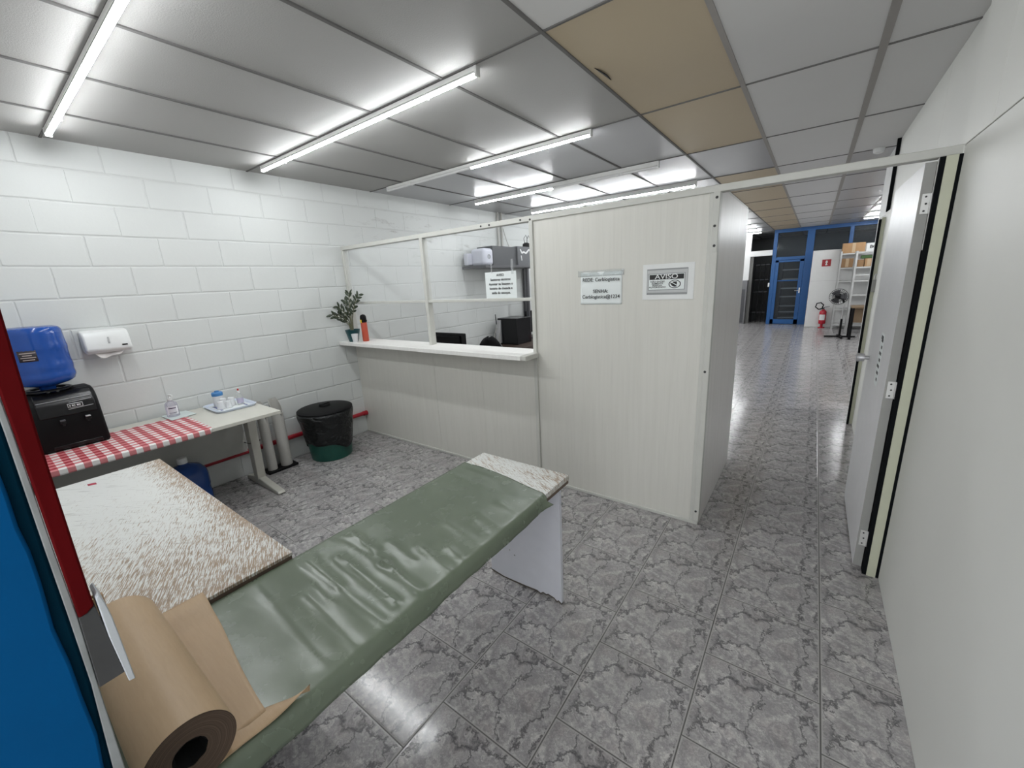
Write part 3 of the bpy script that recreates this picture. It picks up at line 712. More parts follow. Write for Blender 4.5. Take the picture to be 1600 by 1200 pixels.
# kraft paper roll with loose sheet
rx0, rx1, ry, rz, rr = -1.312, -.802, .0713, .7775, .0700
t = thing('kraft_paper_roll', 'large roll of brown kraft paper lying on the green mat', 'paper roll', (-1.076, ry, .7065))
m = MB(); N = 72
def rollr(x, a): return rr*(1+.012*mnoise.noise((x*5, math.cos(a)*1.5, math.sin(a)*1.5))+.008*math.exp(-((x+1.02)/.10)**2)*math.sin(a*3+x*9))
rings = []
for i in range(33):
    x = rx0+(rx1-rx0)*i/32
    rings.append([m.bm.verts.new((x, ry+rollr(x, 2*PI*k/N)*math.cos(2*PI*k/N), rz+rollr(x, 2*PI*k/N)*math.sin(2*PI*k/N))) for k in range(N)])
for p, q in zip(rings, rings[1:]): m.bridge(p, q)
m.build('roll', KRAFT, t)
m = MB()
for x, e in ((rx1, 1), (rx0, -1)):
    prev = None
    for k, r in enumerate((rr*.998, rr*.86, rr*.84, rr*.62, rr*.60, .026)):
        ring = m.ring(Vector((x-e*.0012*(k % 2)-e*.0008*k, ry, rz)), Vector((0, 1, 0)), Vector((0, 0, 1)), r, N if r > .027 else N)
        if prev: m.bridge(prev, ring)
        prev = ring
each(m, 'roll_end', KRAFTE, t)
m = MB(); m.lathe([(.0265, -.004), (.026, -.30), (.001, -.30)], (rx1, ry, rz), 8, 'x', caps=False); m.lathe([(.0265, .004), (.026, .20), (.001, .20)], (rx0, ry, rz), 8, 'x', caps=False)
each(m, 'core', DARKIN, t)
def sheetf(u, v):
    x = -1.352+.515*u; yf = .246-.047*u+.012*math.sin(u*6)*.3
    y = (ry-.01)+(yf-ry+.01)*v
    s = (y-ry)
    z = max(.7082, rz-math.sqrt(max(0, (rr+.002)**2-min(s, rr)**2))) if s < .05 else .7082
    z = max(z, .7072)+.010*math.exp(-((x+.99)/.22)**2)*v*v*.6
    if x > -1.30: z += .8*max(0, ridge_h(x, y)-.001)
    if x < -1.31: z = max(z, .7245)
    elif x < -1.25: z = max(z, .7245-(x+1.31)/.06*.016)
    return (x, y, z+.001)
sh = MB().grid(sheetf, 40, 18)
sh.build('loose_sheet', KRAFT, t, solid=.0006)
# corner of the sheet folded out towards the table edge
def tipf(u, v):
    y = -.06+.334*v; xs = -.848
    if y > .199: xs = -.848+(.046)*((y-.199)/.075)
    xe = -.806+.004*math.sin(v*9)
    x = xs+(xe-xs)*u
    return (x, y+.004*u, .7105+.010*(v**3)*math.sin(u*PI*.8)+.012*max(0, v-.75)*4*u*u-.004*u)
MB().grid(tipf, 8, 26).build('folded_corner', KRAFT, t, solid=.0006)
c = MB(); c.lathe([(.014, 0), (.014, .06), (.011, .06), (.011, .0), (.014, 0)], (-1.50, .055, .724), 20, caps=False)
tag(c.build('cardboard_tube', CARD), 'short open cardboard tube standing on the worn table behind the paper roll', 'tube')

# ------------------------------------------------------------------ desk by the block wall
DZ = .70
t = thing('office_desk', 'long beige desk against the block wall carrying the water dispenser', 'desk', (-3.55, .55, 0))
B(-3.905, -3.19, -.18, 1.307, DZ-.026, DZ).build('desktop', DESK, t, bevel=.003)
B(-3.868, -3.850, -.15, 1.25, .245, DZ-.026).build('modesty_panel', plain('grey_green_panel', (.42, .42, .39), .5), t)
for y in (1.20, -.12):
    lg = MB(); lg.prism([(-3.69, .045), (-3.615, .045), (-3.575, DZ-.026), (-3.675, DZ-.026)], 'y', y, y+.065)
    lg = lg.build('leg', DESKM, t, bevel=.006)
    m = MB(); m.prism([(-3.86, 0), (-3.285, 0), (-3.275, .012), (-3.29, .026), (-3.60, .062), (-3.70, .062), (-3.86, .03)], 'y', y+.005, y+.06); m.build('foot', DESKM, lg, bevel=.005)
    m = MB(); m.box(-3.67, -3.26, y+.02, y+.045, DZ-.05, DZ-.027); m.build('bracket', DESKM, lg)
m = MB(); m.tube([(-3.71, 1.19, .375), (-3.60, 1.192, .383), (-3.595, 1.272, .388), (-3.62, 1.275, .385)], .0025, 6); m.build('cable_tie', BLKM, t)
def clothf(u, v):
    y = -.17+1.035*v
    if u > .9 and v > .9: y -= .02*(u-.9)/.1
    a = u*.612
    if a < .572: x, z = -3.765+a, DZ+.0022+.0008*mnoise.noise(((-3.765+a)*8, y*8, 2))
    else:
        b = min(1, (a-.572)/.012)*PI/2; x = -3.193+.0065*math.sin(b); z = DZ+.0022-.0065*(1-math.cos(b))-max(0, a-.584)*1.0
    return (x, y, z)
tag(MB().grid(clothf, 60, 46).build('tablecloth', GING, solid=.0016), 'red and white checked cloth laid over the beige desk', 'tablecloth')

# water dispenser
dy0, dy1 = .125, .425; dz = DZ+.0035
t = thing('water_dispenser', 'black tabletop water dispenser with two taps on the checked cloth', 'water dispenser', (-3.72, .275, dz))
prof = [(-3.885, dz), (-3.575, dz), (-3.568, dz+.02), (-3.592, dz+.215), (-3.602, dz+.275), (-3.622, dz+.315), (-3.66, dz+.342), (-3.72, dz+.352), (-3.885, dz+.345)]
MB().prism(prof, 'y', dy0, dy1).build('body', BLKM, t, bevel=.016, seg=4)
pan = [(-3.60, dz+.205), (-3.586, dz+.205), (-3.592, dz+.272), (-3.612, dz+.312), (-3.652, dz+.340), (-3.70, dz+.349), (-3.70, dz+.34)]
fp = MB().prism(pan, 'y', dy0+.035, dy1-.018).build('front_panel', BLK, t, bevel=.005)
for z, a, b in ((dz+.302, dy0+.04, dy1-.03), (dz+.283, dy0+.17, dy1-.03), (dz+.242, dy0+.16, dy1-.03)):
    xx = -3.604 if z > dz+.29 else -3.5945 if z > dz+.26 else -3.588
    MB().tube([(xx+.002, a, z-.002), (xx+.002, b, z+.004)], .0016, 6).build('trim_line', SILV, t)
pl = MB(); pl.box(-3.5905, -3.585, .285, .352, dz+.247, dz+.274); pl = pl.build('nameplate', SILV, t, bevel=.002)
B(-3.588, -3.5835, .289, .348, dz+.251, dz+.270).build('nameplate_face', BLKM, pl)
m = MB()
for k, w in enumerate((.006, .009, .005, .010, .007)): m.box(-3.5836, -3.5828, .293+.0105*k, .293+.0105*k+w*.9, dz+.256, dz+.265)
m.build('lettering', WPRINT, pl)
for y in (.245, .352):
    tp = MB(); tp.box(-3.59, -3.545, y-.013, y+.013, dz+.165, dz+.190); tp.tube([(-3.552, y, dz+.175), (-3.552, y, dz+.15)], .008, 10)
    tp = tp.build('tap', BLK, t, bevel=.003)
    B(-3.556, -3.525, y-.011, y+.011, dz+.186, dz+.192).build('tap_lever', SILV if y > .3 else DGREY, tp, bevel=.002)
m = MB()
for y in (.235, .275): m.ball((-3.675, y, dz+.353), .008)
each(m, 'indicator_button', SILV, t)
m = MB(); m.box(-3.60, -3.565, dy0+.05, dy1-.035, dz+.012, dz+.035); m.build('drip_tray', BLK, t, bevel=.004)
MB().lathe([(.075, .010), (.105, .010), (.105, .018), (.096, .024), (.075, .022), (.075, .010)], (-3.745, .245, dz+.345), 32, caps=False).build('jug_collar', BLK, t)
def jugprof(): return [(.034, 0), (.036, .022), (.060, .030), (.108, .044), (.128, .058), (.1375, .082), (.1385, .095), (.1365, .108), (.1355, .12), (.1375, .135), (.1385, .150), (.1365, .165), (.1345, .19), (.1345, .235), (.1365, .25), (.1375, .265), (.1355, .282), (.1335, .31), (.1335, .345), (.131, .366), (.122, .379), (.10, .386), (.05, .385)]
t = thing('water_jug', 'bright blue upturned water jug seated on the black dispenser', 'water jug', (-3.745, .245, dz+.355))
MB().lathe([(r, z) for r, z in jugprof()], (-3.745, .245, dz+.3555), 48).build('jug_body', JUG, t)
def arc(a0, a1, r, z0, z1): return MB().grid(lambda u, v: (-3.745+r*math.cos(a0+(a1-a0)*u), .245+r*math.sin(a0+(a1-a0)*u), z0+(z1-z0)*v), 14, 2)
st = arc(-.62, -.06, .1362, dz+.548, dz+.612).build('sticker', LABELK, t, solid=.001)
m = MB()
for k, (a, b) in enumerate(((-.5, -.15), (-.55, -.1), (-.48, -.2), (-.55, -.08))):
    g = [[m.bm.verts.new((-3.745+.1374*math.cos(a+(b-a)*i/8), .245+.1374*math.sin(a+(b-a)*i/8), dz+.556+.013*k+h)) for h in (0, .005)] for i in range(9)]
    for i in range(8): m.bm.faces.new((g[i][0], g[i+1][0], g[i+1][1], g[i][1]))
m.build('lettering', plain('pale_brown_print', (.42, .36, .34), .6), st)
t = thing('water_jug', 'dark blue spare water jug standing on the floor under the desk', 'water jug', (-3.70, .765, 0))
MB().lathe([(.12, 0), (.134, .012), (.136, .10), (.132, .115), (.132, .15), (.137, .165), (.137, .25), (.128, .285), (.10, .325), (.055, .345), (.030, .352), (.028, .375)], (-3.70, .765, 0), 40).build('jug_body', JUG2, t)
MB().lathe([(.031, .362), (.031, .40), (.027, .405)], (-3.70, .765, 0), 20).build('cap', WPLAST, t)

# towel dispenser on the wall
t = thing('paper_towel_dispenser', 'white paper towel dispenser mounted on the block wall above the desk', 'dispenser', (-3.87, .58, 1.23))
MB().prism([(XL, 1.245), (-3.84, 1.232), (-3.812, 1.255), (-3.822, 1.345), (-3.85, 1.378), (XL, 1.388)], 'y', .462, .695).build('cover', WPLAST, t, bevel=.012, seg=4)
B(-3.8165, -3.812, .579, .588, 1.298, 1.338).build('window_slot', LGREY, t, bevel=.001)
B(-3.8165, -3.810, .644, .672, 1.273, 1.282).build('lock_slot', INK, t, bevel=.001)
MB().grid(lambda u, v: (-3.87+.035*v+.006*math.sin(u*9), .498+.15*u+.018*(v-.5)*(u-.5)*0, 1.245-.042*v*(1-(2*u-1)**4)*(1+.18*math.sin(u*7))), 18, 5).build('paper_towel', TOWEL, t, solid=.001)

# sanitizer bottle and the sheet under it
sx, sy = -3.80, .81
o = MB().prism([(-3.895, .755), (-3.675, .765), (-3.715, .925), (-3.90, .91)], 'z', DZ+.0045, DZ+.0085).build('acrylic_sheet', plain('pale_green_acrylic', (.62, .70, .68), .3))
tag(o, 'pale greenish square sheet lying under the sanitizer bottle', 'sheet')
z0 = DZ+.0086
t = thing('sanitizer_bottle', 'clear hand sanitizer pump bottle standing on the pale sheet', 'bottle', (sx, sy, z0))
MB().lathe([(.036, 0), (.0385, .004), (.0385, .085), (.034, .102), (.018, .115), (.013, .118), (.013, .124)], (sx, sy, z0), 28).build('bottle_body', clear('violet_tint_clear_plastic', (.90, .89, .94), .18, .08), t)
m = MB(); m.lathe([(.014, .122), (.014, .136), (.006, .138), (.005, .158)], (sx, sy, z0), 16); m.tube([(sx, sy, z0+.162), (sx+.012, sy+.005, z0+.163), (sx+.034, sy+.012, z0+.157)], [.008, .007, .005], 10); m.build('pump', WPLAST, t)
def wrap(cx, cy, r, a0, a1, z0_, z1_): return MB().grid(lambda u, v: (cx+r*math.cos(a0+(a1-a0)*u), cy+r*math.sin(a0+(a1-a0)*u), z0_+(z1_-z0_)*v), 12, 1)
lb = wrap(sx, sy, .0388, -1.0, .75, z0+.018, z0+.082).build('bottle_label', clear('frosted_label', (.93, .92, .96), .55, .4), t)
m = MB()
for zz, hh in ((.064, .012), (.030, .007), (.022, .003)):
    g = [[m.bm.verts.new((sx+.0393*math.cos(-.75+1.2*i/10), sy+.0393*math.sin(-.75+1.2*i/10), z0+zz+h)) for h in (0, hh*.6)] for i in range(11)]
    for i in range(10): m.bm.faces.new((g[i][0], g[i+1][0], g[i+1][1], g[i][1]))
m.build('lettering', plain('dark_violet_print', (.08, .06, .10), .5), lb)

# tray with jar, cups, drops bottle
def rrect(x0, x1, y0, y1, r, n=6):
    return [(cx_+r*math.cos(a0+PI/2*i/n), cy_+r*math.sin(a0+PI/2*i/n)) for cx_, cy_, a0 in ((x1-r, y1-r, 0), (x0+r, y1-r, PI/2), (x0+r, y0+r, PI), (x1-r, y0+r, 1.5*PI)) for i in range(n+1)]
m = MB(); L = []
for ins, z, r in ((.012, 0, .05), (0, .018, .055), (.006, .020, .052), (.022, .006, .045)):
    L.append([m.bm.verts.new((x, y, DZ+.0005+z)) for x, y in rrect(-3.875+ins, -3.525-ins, 1.005+ins, 1.295-ins, r)])
for p, q in zip(L, L[1:]): m.bridge(p, q)
m.bm.faces.new(L[0][::-1]); m.bm.faces.new(L[-1])
TRZ = DZ+.0065
t = thing('serving_tray', 'pale blue rectangular tray with raised rim on the desk end', 'tray', (-3.70, 1.15, DZ+.0005))
m.build('tray_body', TRAY, t)
B(-3.84, -3.56, 1.045, 1.255, TRZ+.0001, TRZ+.0008).build('liner', PAPER, t)
m = MB(); m.box(-3.80, -3.60, 1.055, 1.07, TRZ+.0009, TRZ+.0014); m.box(-3.75, -3.58, 1.225, 1.24, TRZ+.0009, TRZ+.0014); each(m, 'liner_print', plain('blue_print', (.16, .18, .34), .6), t)
TRZ += .0016
jx, jy = -3.765, 1.10
t = thing('plastic_jar', 'clear plastic jar with a blue screw lid on the tray', 'jar', (jx, jy, TRZ))
MB().lathe([(.034, 0), (.036, .003), (.036, .088), (.033, .094)], (jx, jy, TRZ), 26).build('jar_body', FROST, t)
MB().lathe([(.0385, .090), (.0385, .112), (.033, .118), (.016, .120), (.015, .128), (.006, .130)], (jx, jy, TRZ), 26).build('jar_lid', BLUEL, t)
cup = None
for (x, y, s, lab) in ((-3.655, 1.075, 1.15, 'small white cup at the front of the tray, nearest the sanitizer'), (-3.715, 1.115, 1.25, 'small upturned white cup beside the lidded jar on the tray'), (-3.700, 1.165, 1.2, 'small white cup beside the red capped bottle on the tray'), (-3.645, 1.125, 1.0, 'small white cup at the front middle of the tray')):
    o = MB().lathe([(.018*s, 0), (.0245*s, 0), (.0245*s, .004), (.0175*s, .052*s), (.015*s, .054*s), (.0, .054*s)], (x, y, TRZ), 22, caps=False).build('small_cup', FROST)
    tag(o, lab, 'cup', 'small white cups on the tray')
bx, by = -3.665, 1.215
t = thing('drops_bottle', 'small clear squeeze bottle with red tip and lilac label on the tray', 'bottle', (bx, by, TRZ))
MB().lathe([(.022, 0), (.024, .003), (.024, .055), (.020, .075), (.011, .090), (.009, .098)], (bx, by, TRZ), 22).build('bottle_body', CLEARP, t)
MB().lathe([(.011, .094), (.010, .106), (.006, .116)], (bx, by, TRZ), 16).build('neck', WPLAST, t)
MB().lathe([(.0065, .115), (.006, .128), (.003, .131)], (bx, by, TRZ), 14).build('cap', REDC, t)
wrap(bx, by, .0244, -1.5, 1.3, TRZ+.014, TRZ+.055).build('bottle_label', LILAC, t)

# umbrella bag stand: two tubes on a black base
t = thing('umbrella_bag_stand', 'stand of two grey slant-cut plastic tubes on a black base by the wall', 'stand', (-3.80, 1.46, 0))
B(-3.86, -3.735, 1.335, 1.595, 0, .022).build('base', BLKM, t, bevel=.004)
for y, r in ((1.395, .040), (1.520, .049)):
    m = MB(); n = 28; cc = Vector((-3.80, y, 0))
    for rad, flip in ((r, 1), (r-.004, -1)):
        lo = [m.bm.verts.new((cc.x+rad*math.cos(2*PI*k/n), y+rad*math.sin(2*PI*k/n), .022)) for k in range(n)]
        hi = [m.bm.verts.new((cc.x+rad*math.cos(2*PI*k/n), y+rad*math.sin(2*PI*k/n), .60-.075*max(-.75, min(1, 1.25*math.cos(2*PI*k/n-.25)))-(.0 if rad == r else .0))) for k in range(n)]
        m.bridge(lo, hi)
        if flip == 1: oh = hi
        else: m.bridge(oh, hi)
    tb = m.build('tube', PVC, t)
    MB().tube([(-3.80+r, y+.012, .50), (-3.797+r, y+.012, .515)], .004, 6).build('screw', CHROME, tb)

# red pipe along the wall
t = thing('red_pipe', 'red painted pipe running low along the block wall to the partition', 'pipe', (-3.908, .9, .2))
MB().tube([(-3.908, -.2, .222), (-3.908, 2.455, .222)], .0215, 14).build('pipe', PIPER, t)
MB().tube([(-3.905, 2.44, .222), (-3.905, 2.484, .222)], .027, 14).build('pipe_cap', PIPER, t)

# bin with bag and lid
bx, by = -3.665, 1.895
t = thing('rubbish_bin', 'dark green bin lined with a black bag and black lid in the corner', 'bin', (bx, by, 0))
MB().lathe([(.178, 0), (.184, .006), (.232, .45), (.236, .452), (.225, .45)], (bx, by, 0), 40).build('bucket', GREENB, t)
m = MB(); n = 72; prev = None
for k in range(13):
    q = k/12; ring = []
    for i in range(n):
        a = 2*PI*i/n
        z = .468-.318*q*(1+.11*math.sin(a*2+.6)+.05*math.sin(a*5))
        r = (.182+.054*min(1, z/.45)) + .007+.010*mnoise.noise((math.cos(a)*3, math.sin(a)*3, q*4+1))*min(1, q*3+.3)+.006*math.sin(a*9+q*5)*q*.5 + .010*math.exp(-((q-.12)/.12)**2)
        ring.append(m.bm.verts.new((bx+r*math.cos(a), by+r*math.sin(a), z)))
    if prev: m.bridge(prev, ring)
    prev = ring
m.build('bin_bag', BAGM, t, solid=.002)
ld = MB().lathe([(.236, .462), (.246, .464), (.246, .480), (.236, .486), (.20, .492), (.10, .504), (.0, .506)], (bx, by, 0), 44, caps=False).build('lid', BLKM, t)
m = MB(); m.lathe([(.055, .500), (.050, .52), (.044, .522), (.0, .518)], (bx, by, 0), 20, caps=False); m.box(bx-.012, bx+.012, by-.048, by+.048, .512, .528); m.build('lid_handle', BLKM, ld, bevel=.002)

# ------------------------------------------------------------------ office behind the counter
t = thing('shelf_rack', 'dark shelf rack carrying boxes high on the office wall', 'rack', (-3.70, 4.9, 0))
B(-3.92, -3.50, 4.25, 5.75, 1.755, 1.787).build('shelf', DGREY, t, bevel=.002)
for x, y in ((-3.56, 5.30), (-3.56, 5.72), (-3.90, 5.72)):
    B(x-.022, x+.022, y-.022, y+.022, 0 if y < 4.7 else .6455, 1.755).build('upright', DGREY, t)
tag(B(-3.88, -3.60, 4.54, 5.10, 1.788, 2.05).build('storage_box', CHAR, bevel=.006), 'long charcoal box lying on the office wall rack', 'box')
t = thing('storage_box', 'slate grey box with white printed zigzag next to the charcoal box', 'box', (-3.72, 5.4, 1.788))
B(-3.88, -3.58, 5.105, 5.70, 1.788, 2.062).build('box_body', CHAR2, t, bevel=.006)
m = MB()
pts = [(5.17, 2.02), (5.21, 1.965), (5.26, 1.985), (5.32, 1.965), (5.40, 2.02), (5.46, 2.0)]
for a, b in zip(pts, pts[1:]): m.bar((-3.578, a[0], a[1]), (-3.578, b[0], b[1]), .006, .024)
m.bar((-3.578, 5.19, 1.93), (-3.578, 5.205, 1.86), .006, .016)
m.build('lettering', WPRINT, t)
t = thing('wall_speaker', 'pale lilac rounded plastic unit with a round emblem beside the charcoal box', 'speaker', (-3.70, 4.4, 1.788))
B(-3.83, -3.58, 4.33, 4.535, 1.788, 2.015).build('housing', LILW, t, bevel=.045, seg=5)
B(-3.88, -3.80, 4.245, 4.35, 1.80, 1.96).build('side_unit', LILW, t, bevel=.02, seg=4)
m = MB(); m.lathe([(.030, 0), (.030, .004), (.022, .004), (.020, .001)], (-3.581, 4.43, 1.905), 20, 'x'); m.build('emblem', GREYINK, t)
m = MB(); m.lathe([(.06, 0), (.055, .05), (.03, .07), (.01, .072)], (-3.66, 5.46, 2.062), 20)
for a in (0, 1.2): m.tube([(-3.66, 5.42+.05*a, 2.12), (-3.66, 5.40+.07*a, 2.19), (-3.65, 5.44+.06*a, 2.24), (-3.64, 5.47+.05*a, 2.19)], .004, 6)
tag(m.build('desk_lamp', BLKM), 'small black wire topped lamp on the slate box', 'lamp')
t = thing('wall_conduit', 'grey conduits rising up the block wall behind the glass', 'conduit', (-3.92, 5.16, 1.79))
for y in (5.10, 5.19): MB().tube([(-3.915, y, 1.80), (-3.915, y, HC)], .016, 10).build('conduit', PVC, t)
MB().tube([(-3.90, 5.20, 2.35), (-3.88, 5.24, 2.2), (-3.89, 5.32, 2.09), (-3.88, 5.36, 1.98), (-3.89, 5.39, 1.85)], .006, 6).build('cable', PVC, t)
# office desks
t = thing('computer_desk', 'dark brown desk at the back of the office holding the computer', 'desk', (-3.55, 5.3, 0))
B(-3.92, -3.25, 4.70, 6.3, .615, .645).build('desktop', BROWN, t, bevel=.003); B(-3.90, -3.27, 4.72, 4.75, 0, .615).build('end_panel', BROWN, t); B(-3.90, -3.27, 6.2, 6.23, 0, .615).build('end_panel', BROWN, t)
B(-3.26, -3.25, 4.75, 6.2, .52, .615).build('apron', BROWN, t)
t = thing('computer_tower', 'black computer tower with silver back on the brown desk', 'computer', (-3.62, 5.0, .645))
B(-3.82, -3.46, 4.83, 5.20, .645, 1.035).build('case', BLK, t, bevel=.006)
B(-3.835, -3.745, 4.80, 4.83, .665, 1.01).build('back_plate', SILV, t, bevel=.003)
m = MB(); m.tube([(-3.80, 4.78, .95), (-3.80, 4.765, 1.10)], .006, 6); m.build('antenna', BLKM, t)
m = MB(); m.tube([(-3.81, 4.79, .90), (-3.83, 4.75, .78), (-3.80, 4.77, .66)], .006, 6); m.tube([(-3.76, 4.79, .82), (-3.75, 4.77, .72), (-3.76, 4.80, .65)], .006, 6); each(m, 'cable', PVC, t)
t = thing('flat_monitor', 'black flat monitor beside the computer tower at the panel edge', 'monitor', (-3.62, 5.55, .645))
B(-3.64, -3.60, 5.30, 5.85, .76, 1.10).build('screen', BLK, t, bevel=.005); m = MB(); m.box(-3.70, -3.53, 5.48, 5.68, .645, .66); m.box(-3.66, -3.635, 5.55, 5.61, .66, .85); m.build('stand', BLKM, t)
m = MB(); m.ball((-3.42, 5.32, .695), .05, 1, 1, 1); m.ball((-3.42, 5.35, .775), .036); m.ball((-3.42, 5.32, .80), .014); m.ball((-3.42, 5.38, .80), .014)
tag(m.build('plush_toy', PINK), 'small pink plush toy on the brown desk', 'toy')
t = thing('reception_desk', 'desk just behind the service ledge carrying the turned monitor', 'desk', (-3.3, 3.05, 0))
B(-3.92, -2.975, 2.70, 3.34, .68, .705).build('desktop', BROWN, t); B(-3.90, -3.87, 2.72, 3.32, 0, .68).build('end_panel', BROWN, t); B(-3.02, -2.99, 2.72, 3.32, 0, .68).build('end_panel', BROWN, t)
t = thing('desk_monitor', 'black monitor seen from behind just over the service ledge', 'monitor', (-3.22, 3.2, .705))
B(-3.462, -2.985, 3.19, 3.215, .76, 1.045).build('screen', BLK, t, bevel=.006); B(-3.40, -3.05, 3.165, 3.19, .80, 1.015).build('back_cover', BLKM, t, bevel=.01)
m = MB(); m.box(-3.34, -3.10, 3.15, 3.30, .705, .718); m.box(-3.25, -3.19, 3.17, 3.20, .718, .86); m.build('stand', BLKM, t)
t = thing('office_chair', 'black office chair with rounded back behind the ledge', 'chair', (-2.775, 3.55, 0))
m = MB(); m.grid(lambda u, v: (-2.80+.155*(2*u-1)*(1-.25*(2*v-1)**4)*1.0*(1 if v < .7 else math.sqrt(max(0, 1-((v-.7)/.3)**2*.98))), 3.38+.03*(2*u-1)**2, .56+.418*v), 20, 16)
m.build('backrest', BLKM, t, solid=.05)
m = MB(); m.lathe([(.02, .43), (.22, .44), (.23, .47), (.20, .49), (.0, .495)], (-2.775, 3.62, 0), 28, caps=False); m.build('seat', BLKM, t)
m = MB(); m.bar((-2.80, 3.43, .62), (-2.785, 3.50, .44), .05, .012); m.build('back_bracket', BLKM, t)
MB().tube([(-2.775, 3.62, .06), (-2.775, 3.62, .44)], .022, 12).build('gas_column', DGREY, t)
for k in range(5):
    a = 2*PI*k/5+.3; lg = MB().bar((-2.775, 3.62, .075), (-2.775+.26*math.cos(a), 3.62+.26*math.sin(a), .06), .035, .03).build('leg', BLKM, t)
    MB().lathe([(.024, -.012), (.024, .012)], (-2.775+.26*math.cos(a), 3.62+.26*math.sin(a), .024), 14, 'x').build('caster', BLK, lg)

# ------------------------------------------------------------------ ceiling sensor
t = thing('smoke_detector', 'small white round detector on the corridor ceiling edge', 'detector', (.34, 5.36, HC-.06))
MB().lathe([(.040, 0), (.042, -.015), (.036, -.034), (.02, -.042), (.0, -.043)], (.35, 5.30, HC-.004), 24, caps=False).build('housing', WPLAST, t)
MB().lathe([(.044, 0), (.044, -.006)], (.35, 5.30, HC), 24).build('mount', FIX, t)

# ------------------------------------------------------------------ far end things
YW = 13.27
t = thing('fire_sign', 'small red square extinguisher sign on the white panel', 'sign', (.20, YW, 1.53))
B(.108, .288, YW-.006, YW, 1.533, 1.70).build('sign_plate', SIGNR, t)
m = MB(); m.prism([(.175, 1.56), (.222, 1.56), (.222, 1.58), (.205, 1.60), (.222, 1.625), (.215, 1.668), (.20, 1.68), (.183, 1.668), (.175, 1.625), (.19, 1.60), (.175, 1.58)], 'y', YW-.009, YW-.006); m.build('symbol', WPRINT, t)
ex, ey = .262, 13.15
t = thing('fire_extinguisher', 'red fire extinguisher standing in front of the white panel', 'fire extinguisher', (ex, ey, 0))
MB().lathe([(.060, .10), (.072, .108), (.075, .13), (.075, .40), (.06, .435), (.03, .45), (.03, .47)], (ex, ey, -.0), 24).build('cylinder', EXTR, t)
m = MB(); m.tube([(ex+.06*math.cos(a), ey+.06*math.sin(a), .0) for a in (0, 1.57)], .004, 6); m = MB(); m.lathe([(.07, 0), (.07, .02), (.055, .02)], (ex, ey, 0), 20); m.tube([(ex, ey, 0.02), (ex, ey, .11)], .03, 12); m.build('stand', EXTR, t)
wrap(ex, ey, .0758, -2.6, -.9, .20, .34).build('bottle_label', WPRINT, t)
m = MB(); m.tube([(ex, ey, .46), (ex, ey, .51)], .02, 10); m.bar((ex, ey, .515), (ex+.12, ey, .545), .025, .012); m.build('valve', DGREY, t)
m = MB(); m.tube([(ex-.02, ey, .49), (ex-.10, ey-.01, .47), (ex-.17, ey-.02, .53), (ex-.15, ey-.02, .62), (ex-.07, ey-.01, .64), (ex-.01, ey, .58), (ex-.03, ey, .50)], .014, 8); m.build('hose', BLKM, t)
# pedestal fan
fx, fy = .57, 11.45
t = thing('pedestal_fan', 'black pedestal fan standing in front of the shelving racks', 'fan', (fx, fy, 0))
m = MB()
for a in (.1, PI/2+.1, PI+.1, 1.5*PI+.1): m.bar((fx, fy, .02), (fx+.27*math.cos(a), fy+.27*math.sin(a), .015), .035, .03)
m.lathe([(.05, 0), (.05, .035), (.03, .05)], (fx, fy, 0), 16); m.build('base', BLKM, t)
MB().tube([(fx, fy, .04), (fx, fy, .40)], .020, 12).build('pole', BLKM, t); MB().tube([(fx, fy, .40), (fx, fy, .78)], .013, 12).build('pole', CHROME, t)
hx, hz = fx-.11, .885
m = MB(); m.lathe([(.05, .02), (.065, .06), (.06, .16), (.03, .19)], (hx, fy-.06, hz), 18, 'y'); m.tube([(fx, fy, .76), (fx-.03, fy, .83), (hx, fy+.02, hz-.03)], .02, 10); m.build('motor', BLKM, t)
g = MB(); R0 = .165
for yy, rad in ((-.13, .10), (-.10, R0), (-.05, R0), (0, .10)): g.tube([(hx+rad*math.cos(2*PI*k/28), fy+yy, hz+rad*math.sin(2*PI*k/28)) for k in range(29)], .0035, 5, caps=False)
for k in range(26):
    a = 2*PI*k/26; c_, s_ = math.cos(a), math.sin(a)
    g.tube([(hx+r*c_, fy+y, hz+r*s_) for r, y in ((.03, -.14), (.10, -.13), (R0, -.10), (R0, -.05), (.10, 0), (.04, .01))], .0022, 4)
g.lathe([(.03, -.145), (.03, -.135)], (hx, fy, hz), 14, 'y'); g.build('guard', BLKM, t)
m = MB(); m.lathe([(.025, -.09), (.03, -.03)], (hx, fy, hz), 14, 'y')
for k in range(3):
    a0 = 2*PI*k/3
    m.grid(lambda u, v: (hx+(.02+.125*u)*math.cos(a0+(v-.5)*(1.5-.3*u)), fy-.06+.03*(v-.5), hz+(.02+.125*u)*math.sin(a0+(v-.5)*(1.5-.3*u))), 5, 6)
m.build('blades', DGREY, t, solid=.003)
# racks
def rack(x0, x1, y0, y1, h, shelves, label):
    t = thing('shelving_rack', label, 'shelf', ((x0+x1)/2, (y0+y1)/2, 0), 'steel racks at the end of the hall')
    for x in (x0, x1):
        for y in (y0, y1):
            m = MB(); m.box(x-.018, x+.018, y-.002, y+.002, 0, h); m.box(x-.002 if x == x1 else x-.018, x+.018 if x == x1 else x-.014, y-.018, y+.018, 0, h); m.build('post', RACKM, t)
    for z in shelves: B(x0, x1, y0, y1, z-.03, z).build('shelf', RACKM, t)
    return t
rack(.46, 1.36, 12.86, 13.22, 1.86, (.12, .50, .84, 1.17, 1.48, 1.81), 'grey steel rack with cardboard boxes right beside the white panel')
rack(.70, 1.60, 12.0, 12.36, 1.83, (.30, .60, .89, 1.20, 1.33, 1.49, 1.81), 'grey steel rack nearer the corridor carrying the white box on top')
BX = 'cardboard boxes on the racks'
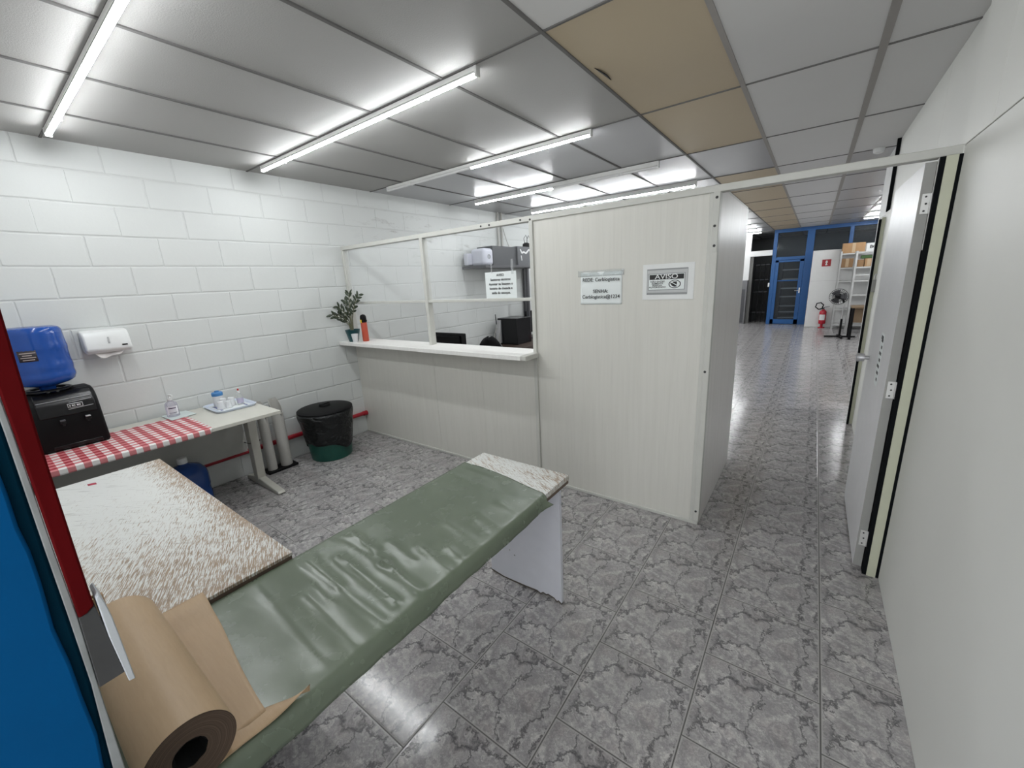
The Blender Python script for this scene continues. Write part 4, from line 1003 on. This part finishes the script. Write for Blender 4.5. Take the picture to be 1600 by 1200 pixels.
def cbox(x0, x1, y0, y1, z0, z1, mat, lab, nm='cardboard_box'):
    t = thing(nm, lab, 'box', ((x0+x1)/2, (y0+y1)/2, z0), BX)
    B(x0, x1, y0, y1, z0, z1).build('carton', mat, t, bevel=.004)
    B((x0+x1)/2-.03, (x0+x1)/2+.03, y0-.002, y0, z0+.01, z1-.002).build('packing_tape', plain('tan_tape', (.50, .36, .22), .35), t)
    return t
cbox(.465, .88, 12.9, 13.2, 1.811, 2.04, BOX, 'long brown cardboard box on top of the farther rack')
cbox(.475, .70, 12.9, 13.2, 1.481, 1.69, BOXD, 'brown cardboard box on the second shelf of the farther rack')
cbox(.85, .985, 12.03, 12.33, 1.491, 1.66, BOX, 'brown cardboard box on the nearer rack below its top shelf')
cbox(.992, 1.12, 12.03, 12.33, 1.491, 1.66, BOXD, 'cardboard box at the wall side of the nearer rack')
tag(B(.73, .84, 12.05, 12.3, 1.491, 1.64).build('carton', BOXD, bevel=.003), 'small dark brown carton beside the post of the nearer rack', 'box')
tag(B(.78, 1.0, 12.06, 12.3, 1.662, 1.73).build('green_package', GREENP, bevel=.01), 'green package lying on the cartons of the nearer rack', 'package')
t = thing('white_box', 'white box with dark lettering on top of the nearer rack', 'box', (1.0, 12.18, 1.811))
B(.84, 1.20, 12.02, 12.35, 1.811, 1.98).build('carton', WPLAST, t, bevel=.004)
text('BO', .09, (.955, 12.018, 1.90), INK, t, bold=.003)
t = thing('side_table', 'small dark legged table with a tan panel in front of the racks', 'table', (1.0, 11.3, 0))
B(.69, 1.4, 11.09, 11.6, .66, .69).build('tabletop', TAN, t); B(.75, 1.36, 11.30, 11.32, .34, .66).build('front_panel', TAN, t)
for x in (.70, 1.35):
    for y in (11.10, 11.55): B(x, x+.045, y, y+.045, 0, .66).build('leg', BLKM, t)
t = thing('steel_shelf', 'dim grey shelf unit seen through the blue glass door', 'shelf', (-.6, 15.3, 0))
for z in (.06, .24, .42, .70, .95, 1.22, 1.50): B(-.83, -.10, 15.2, 15.6, z-.03, z).build('shelf', RACKM, t)
for x in (-.83, -.10): B(x-.015, x+.015, 15.2, 15.6, 0, 1.75).build('post', DGREY, t)
t = thing('dark_rack', 'tall dark rack inside the doorway beside the blue frame', 'shelf', (-1.3, 14.4, 0))
for x in (-1.46, -1.33, -1.20, -1.09): B(x-.012, x+.012, 14.3, 14.32, 0, 1.70).build('post', BLKM, t)
for z in (.3, .9, 1.25, 1.68): B(-1.46, -1.09, 14.3, 14.6, z-.02, z).build('shelf', DGREY, t)
t = thing('grey_locker', 'grey locker standing against the far white column', 'locker', (-1.75, 13.8, 0))
B(-1.83, -1.565, 13.72, 13.90, 0, 1.245).build('locker_body', plain('mid_grey_steel', (.16, .16, .165), .45), t, bevel=.004)
B(-1.80, -1.60, 13.712, 13.722, .04, 1.0).build('locker_door', DGREY, t, bevel=.002)
